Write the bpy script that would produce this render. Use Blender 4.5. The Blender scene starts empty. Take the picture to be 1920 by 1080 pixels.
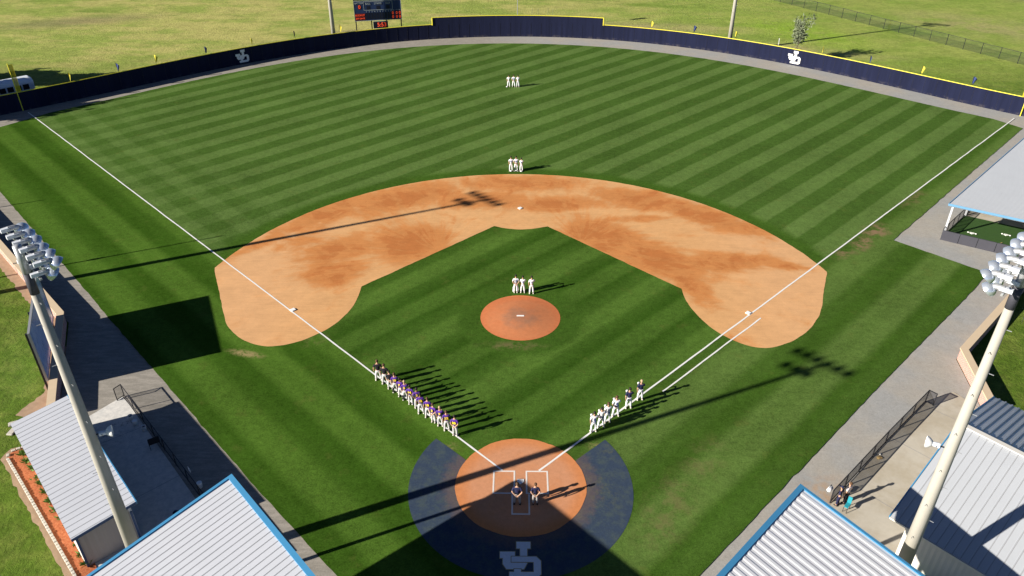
import bpy, bmesh, math, random
from mathutils import Vector, Matrix, noise as mnoise
random.seed(7)
S = bpy.context.scene
C = S.collection
R = math.radians
# ------------------------------------------------------------------ camera
cam = bpy.data.cameras.new('camera')
cam.sensor_width = 36; cam.lens = 27.25; cam.clip_start = .5; cam.clip_end = 4000
co = bpy.data.objects.new('camera', cam); C.objects.link(co)
PT, YW, RL = .56379, -.00624, .003316
f = Vector((math.sin(YW)*math.cos(PT), math.cos(YW)*math.cos(PT), -math.sin(PT)))
r_ = f.cross(Vector((0, 0, 1))).normalized(); u_ = r_.cross(f)
r2 = r_*math.cos(RL)+u_*math.sin(RL); u2 = -r_*math.sin(RL)+u_*math.cos(RL)
co.matrix_world = Matrix(((r2.x, u2.x, -f.x, -.37), (r2.y, u2.y, -f.y, -34.61), (r2.z, u2.z, -f.z, 36.51), (0, 0, 0, 1)))
S.camera = co
# ------------------------------------------------------------------ sky, sun, exposure
SUN_EL = 23.65; SUN_AZ = 24.3           # light travels towards (cos az, sin az)
w = bpy.data.worlds.new('World'); S.world = w; w.use_nodes = True
bg = w.node_tree.nodes['Background']; sk = w.node_tree.nodes.new('ShaderNodeTexSky')
sk.sky_type = 'NISHITA'; sk.sun_disc = False; sk.sun_elevation = R(SUN_EL); sk.sun_rotation = R(180+90-SUN_AZ)
w.node_tree.links.new(sk.outputs[0], bg.inputs[0]); bg.inputs[1].default_value = .05; sk.air_density = .40; sk.ozone_density = 4.5; sk.dust_density = .3
sl = bpy.data.lights.new('sun', 'SUN'); sl.energy = 5; sl.angle = R(.55); sl.color = (1, .93, .82)
so = bpy.data.objects.new('sun', sl); C.objects.link(so)
ce = math.cos(R(SUN_EL))
sd = Vector((math.cos(R(SUN_AZ))*ce, math.sin(R(SUN_AZ))*ce, -math.sin(R(SUN_EL))))
so.rotation_euler = sd.to_track_quat('-Z', 'Y').to_euler(); so.location = (-60, -40, 60)
S.view_settings.view_transform = 'Standard'; S.view_settings.look = 'None'
S.view_settings.exposure = 1.0; S.view_settings.gamma = 1

# ------------------------------------------------------------------ node helpers
class X:
    """a socket with arithmetic"""
    def __init__(s, t, o): s.t = t; s.o = o
    def _m(s, op, *a):
        n = s.t.nodes.new('ShaderNodeMath'); n.operation = op
        for i, v in enumerate((s,)+a):
            if isinstance(v, X): s.t.links.new(v.o, n.inputs[i])
            else: n.inputs[i].default_value = v
        return X(s.t, n.outputs[0])
    def __add__(s, b): return s._m('ADD', b)
    def __sub__(s, b): return s._m('SUBTRACT', b)
    def __mul__(s, b): return s._m('MULTIPLY', b)
    def __truediv__(s, b): return s._m('DIVIDE', b)
    def neg(s): return s*-1.0
    def step(s, a, b):   # smooth ramp 0..1 between a and b
        n = s.t.nodes.new('ShaderNodeMapRange'); n.interpolation_type = 'SMOOTHSTEP'
        s.t.links.new(s.o, n.inputs[0]); n.inputs[1].default_value = a; n.inputs[2].default_value = b
        return X(s.t, n.outputs[0])
    def sin(s): return s._m('SINE')
    def sqrt(s): return s._m('SQRT')
    def absv(s): return s._m('ABSOLUTE')
    def mn(s, b): return s._m('MINIMUM', b)
    def mx(s, b): return s._m('MAXIMUM', b)

class Mat:
    def __init__(s, name, rough=.8, metal=0, spec=.3):
        s.m = bpy.data.materials.new(name); s.m.use_nodes = True; s.t = s.m.node_tree
        s.b = s.t.nodes['Principled BSDF']; s.b.inputs['Roughness'].default_value = rough
        s.b.inputs['Metallic'].default_value = metal; s.b.inputs['Specular IOR Level'].default_value = spec
        g = s.t.nodes.new('ShaderNodeNewGeometry'); s.pos = g.outputs['Position']
        sp = s.t.nodes.new('ShaderNodeSeparateXYZ'); s.t.links.new(s.pos, sp.inputs[0])
        s.x, s.y, s.z = (X(s.t, o) for o in sp.outputs)
        tc = s.t.nodes.new('ShaderNodeTexCoord'); s.obj = tc.outputs['Object']
    def noise(s, scale, detail=3, rough=.5, vec=None, stretch=None, rot=0):
        n = s.t.nodes.new('ShaderNodeTexNoise'); n.inputs['Scale'].default_value = scale
        n.inputs['Detail'].default_value = detail; n.inputs['Roughness'].default_value = rough
        v = vec or s.pos
        if stretch:
            mp = s.t.nodes.new('ShaderNodeMapping'); s.t.links.new(v, mp.inputs[0])
            mp.vector_type = 'POINT'; mp.inputs['Scale'].default_value = stretch; mp.inputs['Rotation'].default_value = (0, 0, rot); v = mp.outputs[0]
        s.t.links.new(v, n.inputs['Vector']); return X(s.t, n.outputs[0])
    def mix(s, fac, a, b):
        n = s.t.nodes.new('ShaderNodeMix'); n.data_type = 'RGBA'
        if isinstance(fac, X): s.t.links.new(fac.o, n.inputs[0])
        else: n.inputs[0].default_value = fac
        for i, v in ((6, a), (7, b)):
            if isinstance(v, tuple): n.inputs[i].default_value = v+(1,)
            else: s.t.links.new(v, n.inputs[i])
        return n.outputs[2]
    def mul(s, a, fac):   # colour * float socket
        n = s.t.nodes.new('ShaderNodeVectorMath'); n.operation = 'SCALE'
        if isinstance(a, tuple): n.inputs[0].default_value = a
        else: s.t.links.new(a, n.inputs[0])
        s.t.links.new(fac.o, n.inputs['Scale']); return n.outputs[0]
    def out(s, col):
        s.t.links.new(col, s.b.inputs['Base Color']); return s.m
    def bump(s, h, strength=.4, dist=.05):
        b = s.t.nodes.new('ShaderNodeBump'); b.inputs['Strength'].default_value = strength; b.inputs['Distance'].default_value = dist
        s.t.links.new(h.o, b.inputs['Height']); s.t.links.new(b.outputs[0], s.b.inputs['Normal'])
    def blob(s, cx, cy, rx, ry, ang=0, soft=.6):   # elliptical stain mask
        c, sn = math.cos(ang), math.sin(ang)
        dx = s.x-cx; dy = s.y-cy
        a = (dx*c+dy*sn)/rx; b = (dy*c-dx*sn)/ry
        return (a*a+b*b).sqrt().step(1+soft*.5, 1-soft)

def lin(r, g, b):
    g_ = lambda v: (v/255/12.92 if v/255 <= .04045 else ((v/255+.055)/1.055)**2.4)
    return (g_(r), g_(g), g_(b))

def simple(name, col, rough=.6, metal=0, var=.12, scale=6, spec=.3):
    m = Mat(name, rough, metal, spec)
    n = m.noise(scale, 4, .6); return m.out(m.mul(col, n*(2*var)+(1-var)))

# ------------------------------------------------------------------ mesh helpers
class B:
    def __init__(s): s.b = bmesh.new()
    def box(s, c, size, rz=0, basis=None):
        M = Matrix.Translation(Vector(c)) @ (basis.to_4x4() if basis else Matrix.Rotation(rz, 4, 'Z')) @ Matrix.Diagonal((*size, 1))
        bmesh.ops.create_cube(s.b, size=1, matrix=M); return s
    def bar(s, p, q, w, h=None, up=(0, 0, 1)):
        p, q = Vector(p), Vector(q); d = q-p; z = d.normalized(); h = h or w
        up = Vector(up)
        if abs(z.dot(up)) > .99: up = Vector((0, 1, 0))
        x = up.cross(z).normalized(); y = z.cross(x)
        return s.box((p+q)/2, (w, h, d.length), basis=Matrix((x, y, z)).transposed())
    def tube(s, pts, rad, n=12, cap=True):
        pts = [Vector(p) for p in pts]; rad = rad if isinstance(rad, (list, tuple)) else [rad]*len(pts)
        rings = []
        ref = None
        for i, p in enumerate(pts):
            d = (pts[min(i+1, len(pts)-1)]-pts[max(i-1, 0)]).normalized()
            up = Vector((0, 0, 1)) if abs(d.z) < .95 else Vector((0, 1, 0))
            x = up.cross(d).normalized(); y = d.cross(x)
            rings.append([s.b.verts.new(p+x*math.cos(a)*rad[i]+y*math.sin(a)*rad[i]) for a in (2*math.pi*k/n for k in range(n))])
        for a, b in zip(rings, rings[1:]):
            for k in range(n): s.b.faces.new((a[k], a[(k+1) % n], b[(k+1) % n], b[k]))
        if cap: s.b.faces.new(rings[0][::-1]); s.b.faces.new(rings[-1])
        return s
    def ball(s, c, r, sc=(1, 1, 1), seg=12, M=None):
        T = Matrix.Translation(Vector(c)) @ (M.to_4x4() if M else Matrix()) @ Matrix.Diagonal((*sc, 1))
        bmesh.ops.create_uvsphere(s.b, u_segments=seg, v_segments=max(6, seg*2//3), radius=r, matrix=T); return s
    def poly(s, pts, z=0):
        vs = [s.b.verts.new((p[0], p[1], p[2] if len(p) > 2 else z)) for p in pts]
        s.b.faces.new(vs); return s
    def prism(s, pts, z0, z1):
        a = [s.b.verts.new((p[0], p[1], z0)) for p in pts]; b = [s.b.verts.new((p[0], p[1], z1)) for p in pts]
        n = len(pts)
        s.b.faces.new(a[::-1]); s.b.faces.new(b)
        for i in range(n): s.b.faces.new((a[i], a[(i+1) % n], b[(i+1) % n], b[i]))
        return s
    def grid(s, P):   # rows of points
        V = [[s.b.verts.new(p) for p in row] for row in P]
        for a, b in zip(V, V[1:]):
            for i in range(len(a)-1): s.b.faces.new((a[i], a[i+1], b[i+1], b[i]))
        return s
    def xf(s, M):
        bmesh.ops.transform(s.b, matrix=M, verts=s.b.verts); return s
    def obj(s, name, mat, parent=None, smooth=False, tri=False):
        bmesh.ops.recalc_face_normals(s.b, faces=s.b.faces)
        if tri: bmesh.ops.triangulate(s.b, faces=s.b.faces)
        me = bpy.data.meshes.new(name); s.b.to_mesh(me); s.b.free()
        for m__ in (mat if isinstance(mat, (list, tuple)) else (mat,)): me.materials.append(m__)
        if smooth:
            for p in me.polygons: p.use_smooth = True
        o = bpy.data.objects.new(name, me); C.objects.link(o)
        if parent: o.parent = parent
        return o

def tag(o, label, cat, group=None):
    o['label'] = label; o['category'] = cat
    if group: o['group'] = group
    return o
def thing(name, label, cat, loc=(0, 0, 0), rz=0, group=None):
    o = bpy.data.objects.new(name, None); o.empty_display_size = .3; C.objects.link(o)
    o.location = loc; o.rotation_euler = (0, 0, rz); return tag(o, label, cat, group)
def struct(o, kind='structure'): o['kind'] = kind; return o
def dup(root, loc=None, rz=None, label=None):
    def cp(o, par):
        c = o.copy(); C.objects.link(c); c.parent = par
        for ch in list(o.children): cp(ch, c)
        return c
    c = cp(root, None)
    if loc is not None: c.location = loc
    if rz is not None: c.rotation_euler = (0, 0, rz)
    if label: c['label'] = label
    return c
def text(s, size, mat, parent, name, M, depth=.01, bold=0):
    cu = bpy.data.curves.new(name, 'FONT'); cu.body = s; cu.size = size; cu.extrude = depth/2; cu.offset = bold
    cu.align_x = 'CENTER'; cu.align_y = 'CENTER'; cu.resolution_u = 3
    t = bpy.data.objects.new('tmp', cu); C.objects.link(t)
    bpy.context.view_layer.update()
    me = bpy.data.meshes.new_from_object(t.evaluated_get(bpy.context.evaluated_depsgraph_get()))
    bpy.data.objects.remove(t); bpy.data.curves.remove(cu)
    me.name = name; me.materials.clear(); me.materials.append(mat); me.transform(M)
    o = bpy.data.objects.new(name, me); C.objects.link(o); o.parent = parent
    return o
def poly_arc(cx, cy, r, a0, a1, n):   # angle clockwise from +Y, degrees
    return [(cx+r*math.sin(R(a0+(a1-a0)*i/n)), cy+r*math.cos(R(a0+(a1-a0)*i/n))) for i in range(n+1)]
def rough_edge(pts, amp, step=.35, seed=0):
    out = []
    n = len(pts)
    for i in range(n):
        a, b = Vector(pts[i]), Vector(pts[(i+1) % n]); L = (b-a).length; k = max(1, int(L/step))
        nn = Vector((-(b-a).y, (b-a).x)).normalized() if L > 1e-6 else Vector((0, 0))
        for j in range(k):
            p = a+(b-a)*j/k
            out.append(tuple(p+nn*amp*(mnoise.noise(Vector((p.x*.9, p.y*.9, seed)))+.6*mnoise.noise(Vector((p.x*3, p.y*3, seed+9))))))
    return out

# ================================================================== MATERIALS
def m_grass():
    m = Mat('mown_grass', 1.0, 0, .0); x, y = m.x, m.y
    wob = m.noise(.25, 3); 
    s2 = 1/math.sqrt(2)
    d = (x-y)*s2+(wob-.5)*.35; e = (x+y)*s2+(wob-.5)*.35
    rr = (x*x+(y-18.6)*(y-18.6)).sqrt()
    out = rr.step(29.9, 31.4)                       # outfield beyond the mown ring
    fair = (y-x.absv()).step(-.15, .15)
    def stripe(v, period, ph=0, k=5):
        return (((v+ph)*(2*math.pi/period)).sin()*k)._m('MULTIPLY', .5)._m('ADD', .5)._m('MAXIMUM', 0.0)._m('MINIMUM', 1.0)
    so_ = stripe(d.neg(), 3.9, 0)
    si = stripe(d.neg(), 3.9, .3, 2.5)*.62+stripe(d.neg(), 7.8, 1.1, 2.0)*.38
    # outfield: lighter colour stands in for sheen seen at a grazing angle
    le = e.step(16, 2)                              # left-field headland: bands along the line
    band = stripe(e, 4.2, .4, 3)
    nz = m.noise(1.6, 5, .65); nf = m.noise(9, 3, .7); nl = m.noise(.12, 3)
    fineo = so_*(le*-.45+1.0)+band*le*.6-le*.10
    co_ = m.mix(fineo, (.052, .102, .0185), (.089, .149, .037))
    # infield + foul ground
    ring = rr.step(31.4, 29.9)*rr.step(28.5, 28.9)
    mring = rr.step(5.6, 4.8)
    calm = (ring+mring).mn(1.0)
    ci = m.mix(si*(calm*-1.0+1.0)+calm*.32, (.032, .076, .0088), (.068, .132, .0210))
    fl = stripe(e, 4.6, 1.2, 2.2)*.85+stripe(e, 1.9, .4, 1.5)*.15; fr = stripe(d, 5.6, -1.0, 2.6)*.85+stripe(d, 2.1, .2, 1.5)*.15
    cl = m.mix(fl, (.033, .078, .0080), (.063, .126, .0170))
    cr = m.mix(fr, (.042, .090, .0120), (.084, .142, .031))
    left = x.step(.4, -.4)
    cf = m.mix(left, cr, cl)
    fairc = m.mix(out, ci, co_)
    col = m.mix(fair, cf, fairc)
    md = m.noise(.7, 6, .72); ms = m.noise(3.2, 5, .75)
    col = m.mul(col, (nz-.5)*.6+(nf-.5)*1.4+(nl-.5)*.6+(md-.5)*.55+(ms-.5)*.7+1.0)
    yel = m.noise(.55, 6, .7).step(.56, .74)*.35
    col = m.mix(yel, col, (.115, .125, .030))
    # worn, thin patches
    wn = m.noise(.9, 5, .7)
    wp = None
    for cx, cy, rx, ry, a, k in ((35.6, 34.2, 2.2, 1.3, .8, 1), (33.2, 31.6, 2.4, 1.0, .8, 1), (31, 30, 1.9, .8, .8, .8), (42.6, 41.9, 3, 1, .8, .5),
                                 (8.9, -2.0, 1.6, 3.6, -.5, .33), (12, 2.2, 1.4, 2.6, -.6, .25), (-.6, 14.6, 2.6, .6, 0, .45), (-16.3, 15.2, 1.3, .7, .7, .35), (15.7, 23.2, .6, .5, 0, .5)):
        k_ = m.blob(cx, cy, rx, ry, a, .8)*k
        wp = k_ if wp is None else wp.mx(k_)
    wp = wp*wn.step(.42, .62)
    col = m.mix(wp, col, (.22, .15, .085))
    wp2 = m.blob(-21.3, 13.35, 1.6, .42, -.25, .8)*m.noise(3, 4, .7).step(.38, .55)
    wp3 = ((m.blob(-5.1, 2.9, 1.1, .5, .7, .8)).mx(m.blob(5.2, 3.2, 1.0, .5, -.7, .8)))*m.noise(4, 4, .7).step(.4, .6)*.6
    col = m.mix(wp2.mx(wp3), col, (.27, .22, .10))
    m.bump(m.noise(14, 3, .7), .5, .04)
    return m.out(col)

def m_ground():
    m = Mat('open_grass', .95, 0, .1); x, y = m.x, m.y
    big = m.noise(.022, 5, .6); med = m.noise(.09, 5, .6, stretch=(1, 2.2, 1), rot=.35); fine = m.noise(1.3, 6, .7); f2 = m.noise(7, 3, .7)
    north = y.step(70, 100)
    dry = ((big*.5+med*.75)-.12).step(.40, .62)
    west = x.step(70, -20)
    dryk = dry*(west*.50+.35)+west*.22
    back = m.mix(dryk.mn(1.0), (.20, .280, .046), (.38, .360, .115))
    back = m.mix(((m.noise(.045, 5, .62, stretch=(1, 2.6, 1), rot=.5)).step(.56, .70))*.8, back, (.150, .225, .032))
    brown = m.noise(.035, 5, .65, stretch=(1, 2.6, 1), rot=.3).step(.63, .74)
    soil = m.blob(-86, 118, 16, 4.5, .35, .9).mx(m.blob(-30, 112, 7, 1.2, .2, .8)).mx(m.blob(112, 143, 8, 5, 0, .9)).mx(brown*.5)
    back = m.mix(soil*.6, back, (.21, .165, .095))
    strip_ = m.blob(43, 103, 22, 3.2, -.35, .9).mx(m.blob(88, 118, 16, 9, -.7, .9)).mx(m.blob(24, 116, 20, 4, -.1, .9))*m.noise(.2, 5, .6).step(.3, .6)
    back = m.mix(strip_*.75, back, (.33, .29, .13))
    lush = m.blob(52, 113, 15, 7, -.9, .9)*m.noise(.3, 6, .7).step(.3, .55)
    back = m.mix(lush*.8, back, (.21, .34, .026))
    grn = m.blob(-105, 192, 40, 17, .2, .6)
    back = m.mix(grn*.9, back, (.10, .165, .016))
    near = m.mix(m.noise(.5, 5, .65).step(.40, .66), (.080, .135, .014), (.135, .180, .030))
    col = m.mix(north, near, back)
    col = m.mul(col, (fine-.5)*1.1+(f2-.5)*.9+(m.noise(.35, 6, .7)-.5)*.7+1.0)
    m.bump(m.noise(3, 5, .75), 1.0, .15)
    return m.out(col)

def m_gravel():
    m = Mat('gravel', .95, 0, .1)
    n = m.noise(1.2, 6, .7); f_ = m.noise(12, 4, .8); b = m.noise(.18, 4, .6)
    st = m.noise(1.1, 6, .72, stretch=(.5, 2.6, 1), rot=R(45))
    wst = m.x.step(5, -12)
    col = m.mix(b.step(.35, .65), (.30, .30, .292), (.335, .312, .275))
    col = m.mix(wst, col, m.mix(st.step(.4, .65), (.235, .218, .19), (.31, .285, .25)))
    rust = m.blob(18.3, -.9, 2.6, 1.4, .7, .9)*m.noise(1.5, 5, .7).step(.35, .6)
    col = m.mix(rust*.8, col, (.36, .24, .15))
    return m.out(m.mul(col, (n-.5)*.35+(f_-.5)*.7+(m.noise(4, 5, .8)-.5)*.4+1.0))

def m_infield():
    m = Mat('infield_dirt', .95, 0, .1)
    wn = m.t.nodes.new('ShaderNodeTexNoise'); wn.inputs['Scale'].default_value = .20; wn.inputs['Detail'].default_value = 5
    m.t.links.new(m.pos, wn.inputs['Vector'])
    vm = m.t.nodes.new('ShaderNodeVectorMath'); vm.operation = 'MULTIPLY_ADD'
    m.t.links.new(wn.outputs[1], vm.inputs[0]); vm.inputs[1].default_value = (7, 7, 0); m.t.links.new(m.pos, vm.inputs[2])
    n = m.noise(.34, 8, .6, vec=vm.outputs[0])
    # fan-shaped hose streaks: polar noise round the spots where the hose stood
    def fan(cx, cy, k):
        dx = m.x-cx; dy = m.y-cy; ang = dy._m('ARCTAN2', dx); r = (dx*dx+dy*dy).sqrt()
        cb = m.t.nodes.new('ShaderNodeCombineXYZ'); m.t.links.new((ang*9.0).o, cb.inputs[0]); m.t.links.new((r*.22).o, cb.inputs[1])
        return m.noise(1.0, 5, .6, vec=cb.outputs[0])
    f1 = fan(-7.8, 29.5, 1); f2 = fan(6.0, 31.5, 1)
    sx = m.x.step(-3, 3); st = f1*(sx*-1.0+1.0)+f2*sx
    wet = None
    for cx, cy, rx, ry, a, k in ((-13, 41, 8, 3.4, .5, 1), (-20, 37.3, 7.5, 2.4, .8, .85), (-10.8, 31.4, 4.2, 4.6, .2, 1.05), (-17.4, 29.4, 4.6, 3.2, .6, .85), (-16.8, 25.6, 3.4, 2.6, .5, .95), (-21, 31, 3, 2, .6, .6),
                                 (0, 45.2, 8, 2.6, 0, .85), (-4, 40.6, 6.5, 2.3, .05, .95), (4, 40.0, 6.5, 2.0, .1, .9), (13, 41.2, 6, 2.6, -.35, 1.0), (19, 37.6, 6.5, 2.4, -.7, 1.05), (23, 34.6, 3, 2.0, -.8, .8),
                                 (8.2, 32.6, 5.8, 3.6, -.85, 1.0), (12.8, 28.6, 5.6, 3.2, -.8, 1.05), (18.6, 27.8, 6.5, 2.0, .05, .95), (24, 27.4, 3.6, 1.1, -.2, .7), (15.2, 23.8, 1.6, 4.2, .35, .85), (-25.5, 30.5, 4.5, 1.3, .9, .6), (11.5, 36.5, 5, .9, .1, .65)):
        b = m.blob(cx, cy, rx, ry, a, .95)*k
        wet = b if wet is None else wet.mx(b)
    wt = (wet*1.05+(n-.5)*1.3+(st-.5)*1.1).step(.02, .58)
    n3 = m.noise(.55, 8, .68, vec=vm.outputs[0]); dk = (wet*.9+(n-.5)*1.2+(n3-.5)*1.8+(st-.5)*1.8).step(.50, 1.0)
    col = m.mix(wt, (.585, .325, .142), (.500, .210, .068)); col = m.mix(dk*.75, col, (.385, .130, .037))
    pale = m.x.absv().step(15, 24)*(wt*-1.0+1.0)
    col = m.mix(pale*.6, col, (.60, .345, .175))
    drag = m.noise(1.0, 4, .7, stretch=(.35, 5.0, 1), rot=.1)
    return m.out(m.mul(col, (m.noise(1.0, 6, .75)-.5)*.42+(m.noise(14, 3, .8)-.5)*.4+(st-.5)*.35+(drag-.5)*.30+1.0))

def m_home(name, cx, cy, rad, base, edge, dark, dk):
    m = Mat(name, .95, 0, .1)
    rr = ((m.x-cx)*(m.x-cx)+(m.y-cy)*(m.y-cy)).sqrt()
    col = m.mix(rr.step(rad*.72, rad*.98)*.9, base, edge)
    n = m.noise(.9, 6, .7)
    col = m.mix(((rr+(n-.5)*2.2).step(dk, dk*.35))*.75, col, dark)
    col = m.mix(m.noise(.7, 6, .65).step(.46, .7)*.45, col, edge)
    return m.out(m.mul(col, m.noise(3, 6, .75)*.5+m.noise(22, 3, .8)*.25+.62))

def m_paint(name, col, wear=.25, scale=3, under=(.3, .2, .12)):
    m = Mat(name, .8, 0, .2)
    k = m.noise(scale, 6, .75).step(.5+.25*(1-wear), .78)*wear*2
    return m.out(m.mul(m.mix(k.mn(1.0), col, under), m.noise(10, 3, .7)*.3+.85))

M = {}
M['grass'] = m_grass(); M['ground'] = m_ground(); M['gravel'] = m_gravel(); M['infield'] = m_infield()
M['home'] = m_home('home_plate_dirt', 0, 0, 4.1, (.52, .245, .130), (.54, .205, .075), (.50, .23, .12), 1.2)
M['mound'] = m_home('mound_clay', 0, 18.2, 3.3, (.48, .178, .076), (.50, .160, .062), (.27, .145, .09), 1.9)
M['line'] = m_paint('chalk_line', (.72, .72, .70), .12, 2.5, (.40, .38, .25))
M['boxline'] = m_paint('batters_box_chalk', (.66, .62, .58), .45, 5, (.45, .24, .13))
def m_blue():
    m = Mat('blue_turf', .9, 0, .1); rr = (m.x*m.x+m.y*m.y).sqrt()
    n = m.noise(1.6, 6, .7)
    col = m.mix(n.step(.42, .68)*.6, (.034, .052, .086), (.066, .088, .082))
    wear = (m.noise(2.2, 5, .7)*1.6-rr*.9).step(-4.0, -3.1)
    col = m.mix(wear*.25, col, (.24, .13, .065))
    gl = (m.blob(5.2, -.5, 1.0, 1.6, .3, .9)).mx(m.blob(5.9, 3.0, .8, .6, .3, .9))*m.noise(2.5, 4, .7).step(.45, .7)
    col = m.mix(gl*.5, col, (.12, .12, .05))
    m.bump(m.noise(14, 3, .7), .4, .03)
    return m.out(m.mul(col, m.noise(7, 4, .75)*.7+.65))
M['blue'] = m_blue()
M['white'] = simple('white_rubber', (.78, .78, .76), .6, 0, .06)
M['logo_white'] = m_paint('emblem_white_paint', (.62, .64, .68), .18, 5, (.25, .25, .25)); M['logo_tan'] = simple('emblem_border_tan', (.30, .24, .13), .8)
M['wall_logo'] = simple('wall_emblem_white', (.80, .80, .78), .6, 0, .05)
def m_pad():
    m = Mat('navy_wall_pad', .85, 0, .1)
    ang = (m.x/(m.y+60.0)); st = m.noise(1, 5, .7, stretch=(1.6, 1.6, .12)); s2_ = m.noise(.35, 4, .6, stretch=(1, 1, .1))
    col = m.mul((.0115, .0145, .038), st*.9+s2_*.7+.15)
    col = m.mix(m.z.step(.5, .0)*m.noise(1.4, 5, .7).step(.45, .7)*.35, col, (.16, .14, .12))
    return m.out(col)
M['pad'] = m_pad()
M['yellow'] = simple('yellow_cap', (.80, .70, .05), .5, 0, .08); M['flag_yellow'] = simple('pennant_yellow', (.70, .62, .06), .7, 0, .08)
M['flag_navy'] = simple('pennant_navy', (.03, .05, .16), .7, 0, .1); M['flag_white'] = simple('pennant_white', (.7, .7, .68), .7, 0, .05)
M['pole'] = simple('concrete_pole', (.385, .365, .315), .75, 0, .10, 1.5); M['steel'] = simple('galvanised_steel', (.42, .43, .44), .45, .5, .1)
M['silver'] = simple('spun_aluminium', (.66, .72, .80), .24, .7, .10, 3, .5); M['ballast'] = simple('ballast_grey', (.64, .67, .72), .45, .1, .08)
M['glass'] = simple('lamp_glass', (.30, .36, .42), .1, .1, .1, 3, .6)
def m_roof(name, col, ang=0):
    m = Mat(name, .28, 0, .7)
    n = m.noise(.5, 5, .6); l = m.noise(.3, 5, .65, stretch=(1, .08, 1), rot=ang); sp = m.noise(6, 3, .7)
    return m.out(m.mul(m.mix(l.step(.5, .8)*.2, col, tuple(c*.85 for c in col)), n*.12+sp*.06+.91))
M['roof'] = m_roof('white_roof_sheet', (.465, .485, .53), R(42)); M['roof_flat'] = m_roof('white_shelter_sheet', (.385, .405, .435), R(46)); M['roof_ribbed'] = m_roof('deep_ribbed_white_sheet', (.62, .63, .66), R(-45)); M['seam'] = simple('roof_seam', (.24, .24, .25), .6)
M['trim'] = simple('blue_trim', (.050, .215, .40), .4, 0, .08, 2); M['siding'] = simple('white_siding', (.60, .58, .53), .6, 0, .05, 1.2)
M['taupe'] = simple('taupe_siding', (.33, .30, .29), .6, 0, .06, 1.2); M['navy_trim'] = simple('navy_trim', (.03, .07, .17), .5)
M['post'] = simple('white_post', (.55, .57, .60), .5, 0, .06)
def m_conc():
    m = Mat('concrete', .85, 0, .2)
    n = m.noise(.4, 6, .65); s_ = m.noise(2.5, 6, .75)
    col = m.mix(n.step(.35, .65), (.39, .345, .270), (.46, .425, .36))
    wst = m.x.step(3, -8); col = m.mix(wst, col, m.mix(s_.step(.3, .7), (.50, .495, .48), (.64, .62, .58)))
    st = (m.blob(-27.5, 5.3, 1.8, .35, .25, .8)).mx(m.blob(-27.6, 4.0, 1.2, 1.0, 0, .9))*m.noise(3, 5, .8).step(.5, .62)
    col = m.mix(st*.6, col, (.10, .09, .085))
    return m.out(m.mul(col, s_*.22+.89))
M['conc'] = m_conc()
def m_brick():
    m = Mat('brick', .85, 0, .2)
    bt = m.t.nodes.new('ShaderNodeTexBrick'); bt.inputs['Scale'].default_value = 1; bt.inputs['Brick Width'].default_value = .22; bt.inputs['Row Height'].default_value = .075
    bt.inputs['Mortar Size'].default_value = .012; bt.inputs['Color1'].default_value = (.42, .14, .10, 1); bt.inputs['Color2'].default_value = (.50, .20, .15, 1); bt.inputs['Mortar'].default_value = (.60, .50, .44, 1)
    cb = m.t.nodes.new('ShaderNodeCombineXYZ'); a = (m.x*.55-m.y*.9)
    m.t.links.new(a.o, cb.inputs[0]); m.t.links.new(m.z.o, cb.inputs[1]); m.t.links.new(cb.outputs[0], bt.inputs['Vector'])
    return m.out(m.mul(bt.outputs[0], m.noise(4, 4, .6)*.3+.85))
M['brick'] = m_brick(); M['cap'] = simple('cast_stone_cap', (.56, .44, .30), .8, 0, .07, 2)
M['black'] = simple('black_metal', (.022, .022, .026), .5, 0, .1); M['mesh'] = None
def m_mesh(name, col, alpha):
    m = Mat(name, .7); m.out(m.mul(col, m.noise(2)*.1+.95))
    t = m.t; tr = t.nodes.new('ShaderNodeBsdfTransparent'); mx = t.nodes.new('ShaderNodeMixShader'); mx.inputs[0].default_value = alpha
    t.links.new(tr.outputs[0], mx.inputs[1]); t.links.new(m.b.outputs[0], mx.inputs[2]); t.links.new(mx.outputs[0], t.nodes['Material Output'].inputs[0])
    return m.m
M['mesh'] = m_mesh('black_chain_link', (.03, .03, .036), .26); M['mesh_right'] = m_mesh('grey_chain_link', (.045, .045, .055), .42); M['mesh_far'] = m_mesh('dark_green_chain_link', (.03, .045, .035), .13); M['mesh_yellow'] = m_mesh('yellow_screen', (.62, .48, .02), .55)
def m_mulch():
    m = Mat('orange_mulch', .95, 0, .1)
    v = m.noise(9, 5, .8); return m.out(m.mul(m.mix(v.step(.3, .7), (.30, .075, .030), (.50, .185, .085)), m.noise(3, 4, .7)*.5+.75))
M['mulch'] = m_mulch(); M['block'] = simple('edging_block_stone', (.50, .47, .41), .85, 0, .15, 8)
M['dirt'] = simple('bare_soil', (.33, .23, .15), .95, 0, .35, 2)
M['leaf'] = simple('shrub_leaf', (.11, .19, .035), .8, 0, .4, 20); M['tree_leaf'] = simple('tree_leaf', (.05, .085, .02), .8, 0, .35, 6)
M['willow'] = simple('pale_twig', (.17, .20, .115), .85, 0, .35, 5); M['bark'] = simple('bark', (.14, .11, .08), .9, 0, .3, 10)
M['turf'] = simple('bullpen_turf', (.030, .075, .014), .9, 0, .25, 3)
M['bpad'] = simple('charcoal_pad', (.055, .055, .068), .6, 0, .12, 1.5)
M['bus_white'] = simple('bus_white_roof', (.62, .66, .72), .35, 0, .05, 1); M['bus_yel'] = simple('bus_yellow', (.62, .36, .02), .4, 0, .06)
M['dark_glass'] = simple('dark_glass', (.015, .018, .022), .15, 0, .1, 3, .5)
M['sb_blue'] = simple('scoreboard_blue', (.012, .028, .085), .6, 0, .25, 1.2); M['sb_dark'] = simple('scoreboard_dark', (.006, .008, .02), .5)
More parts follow.
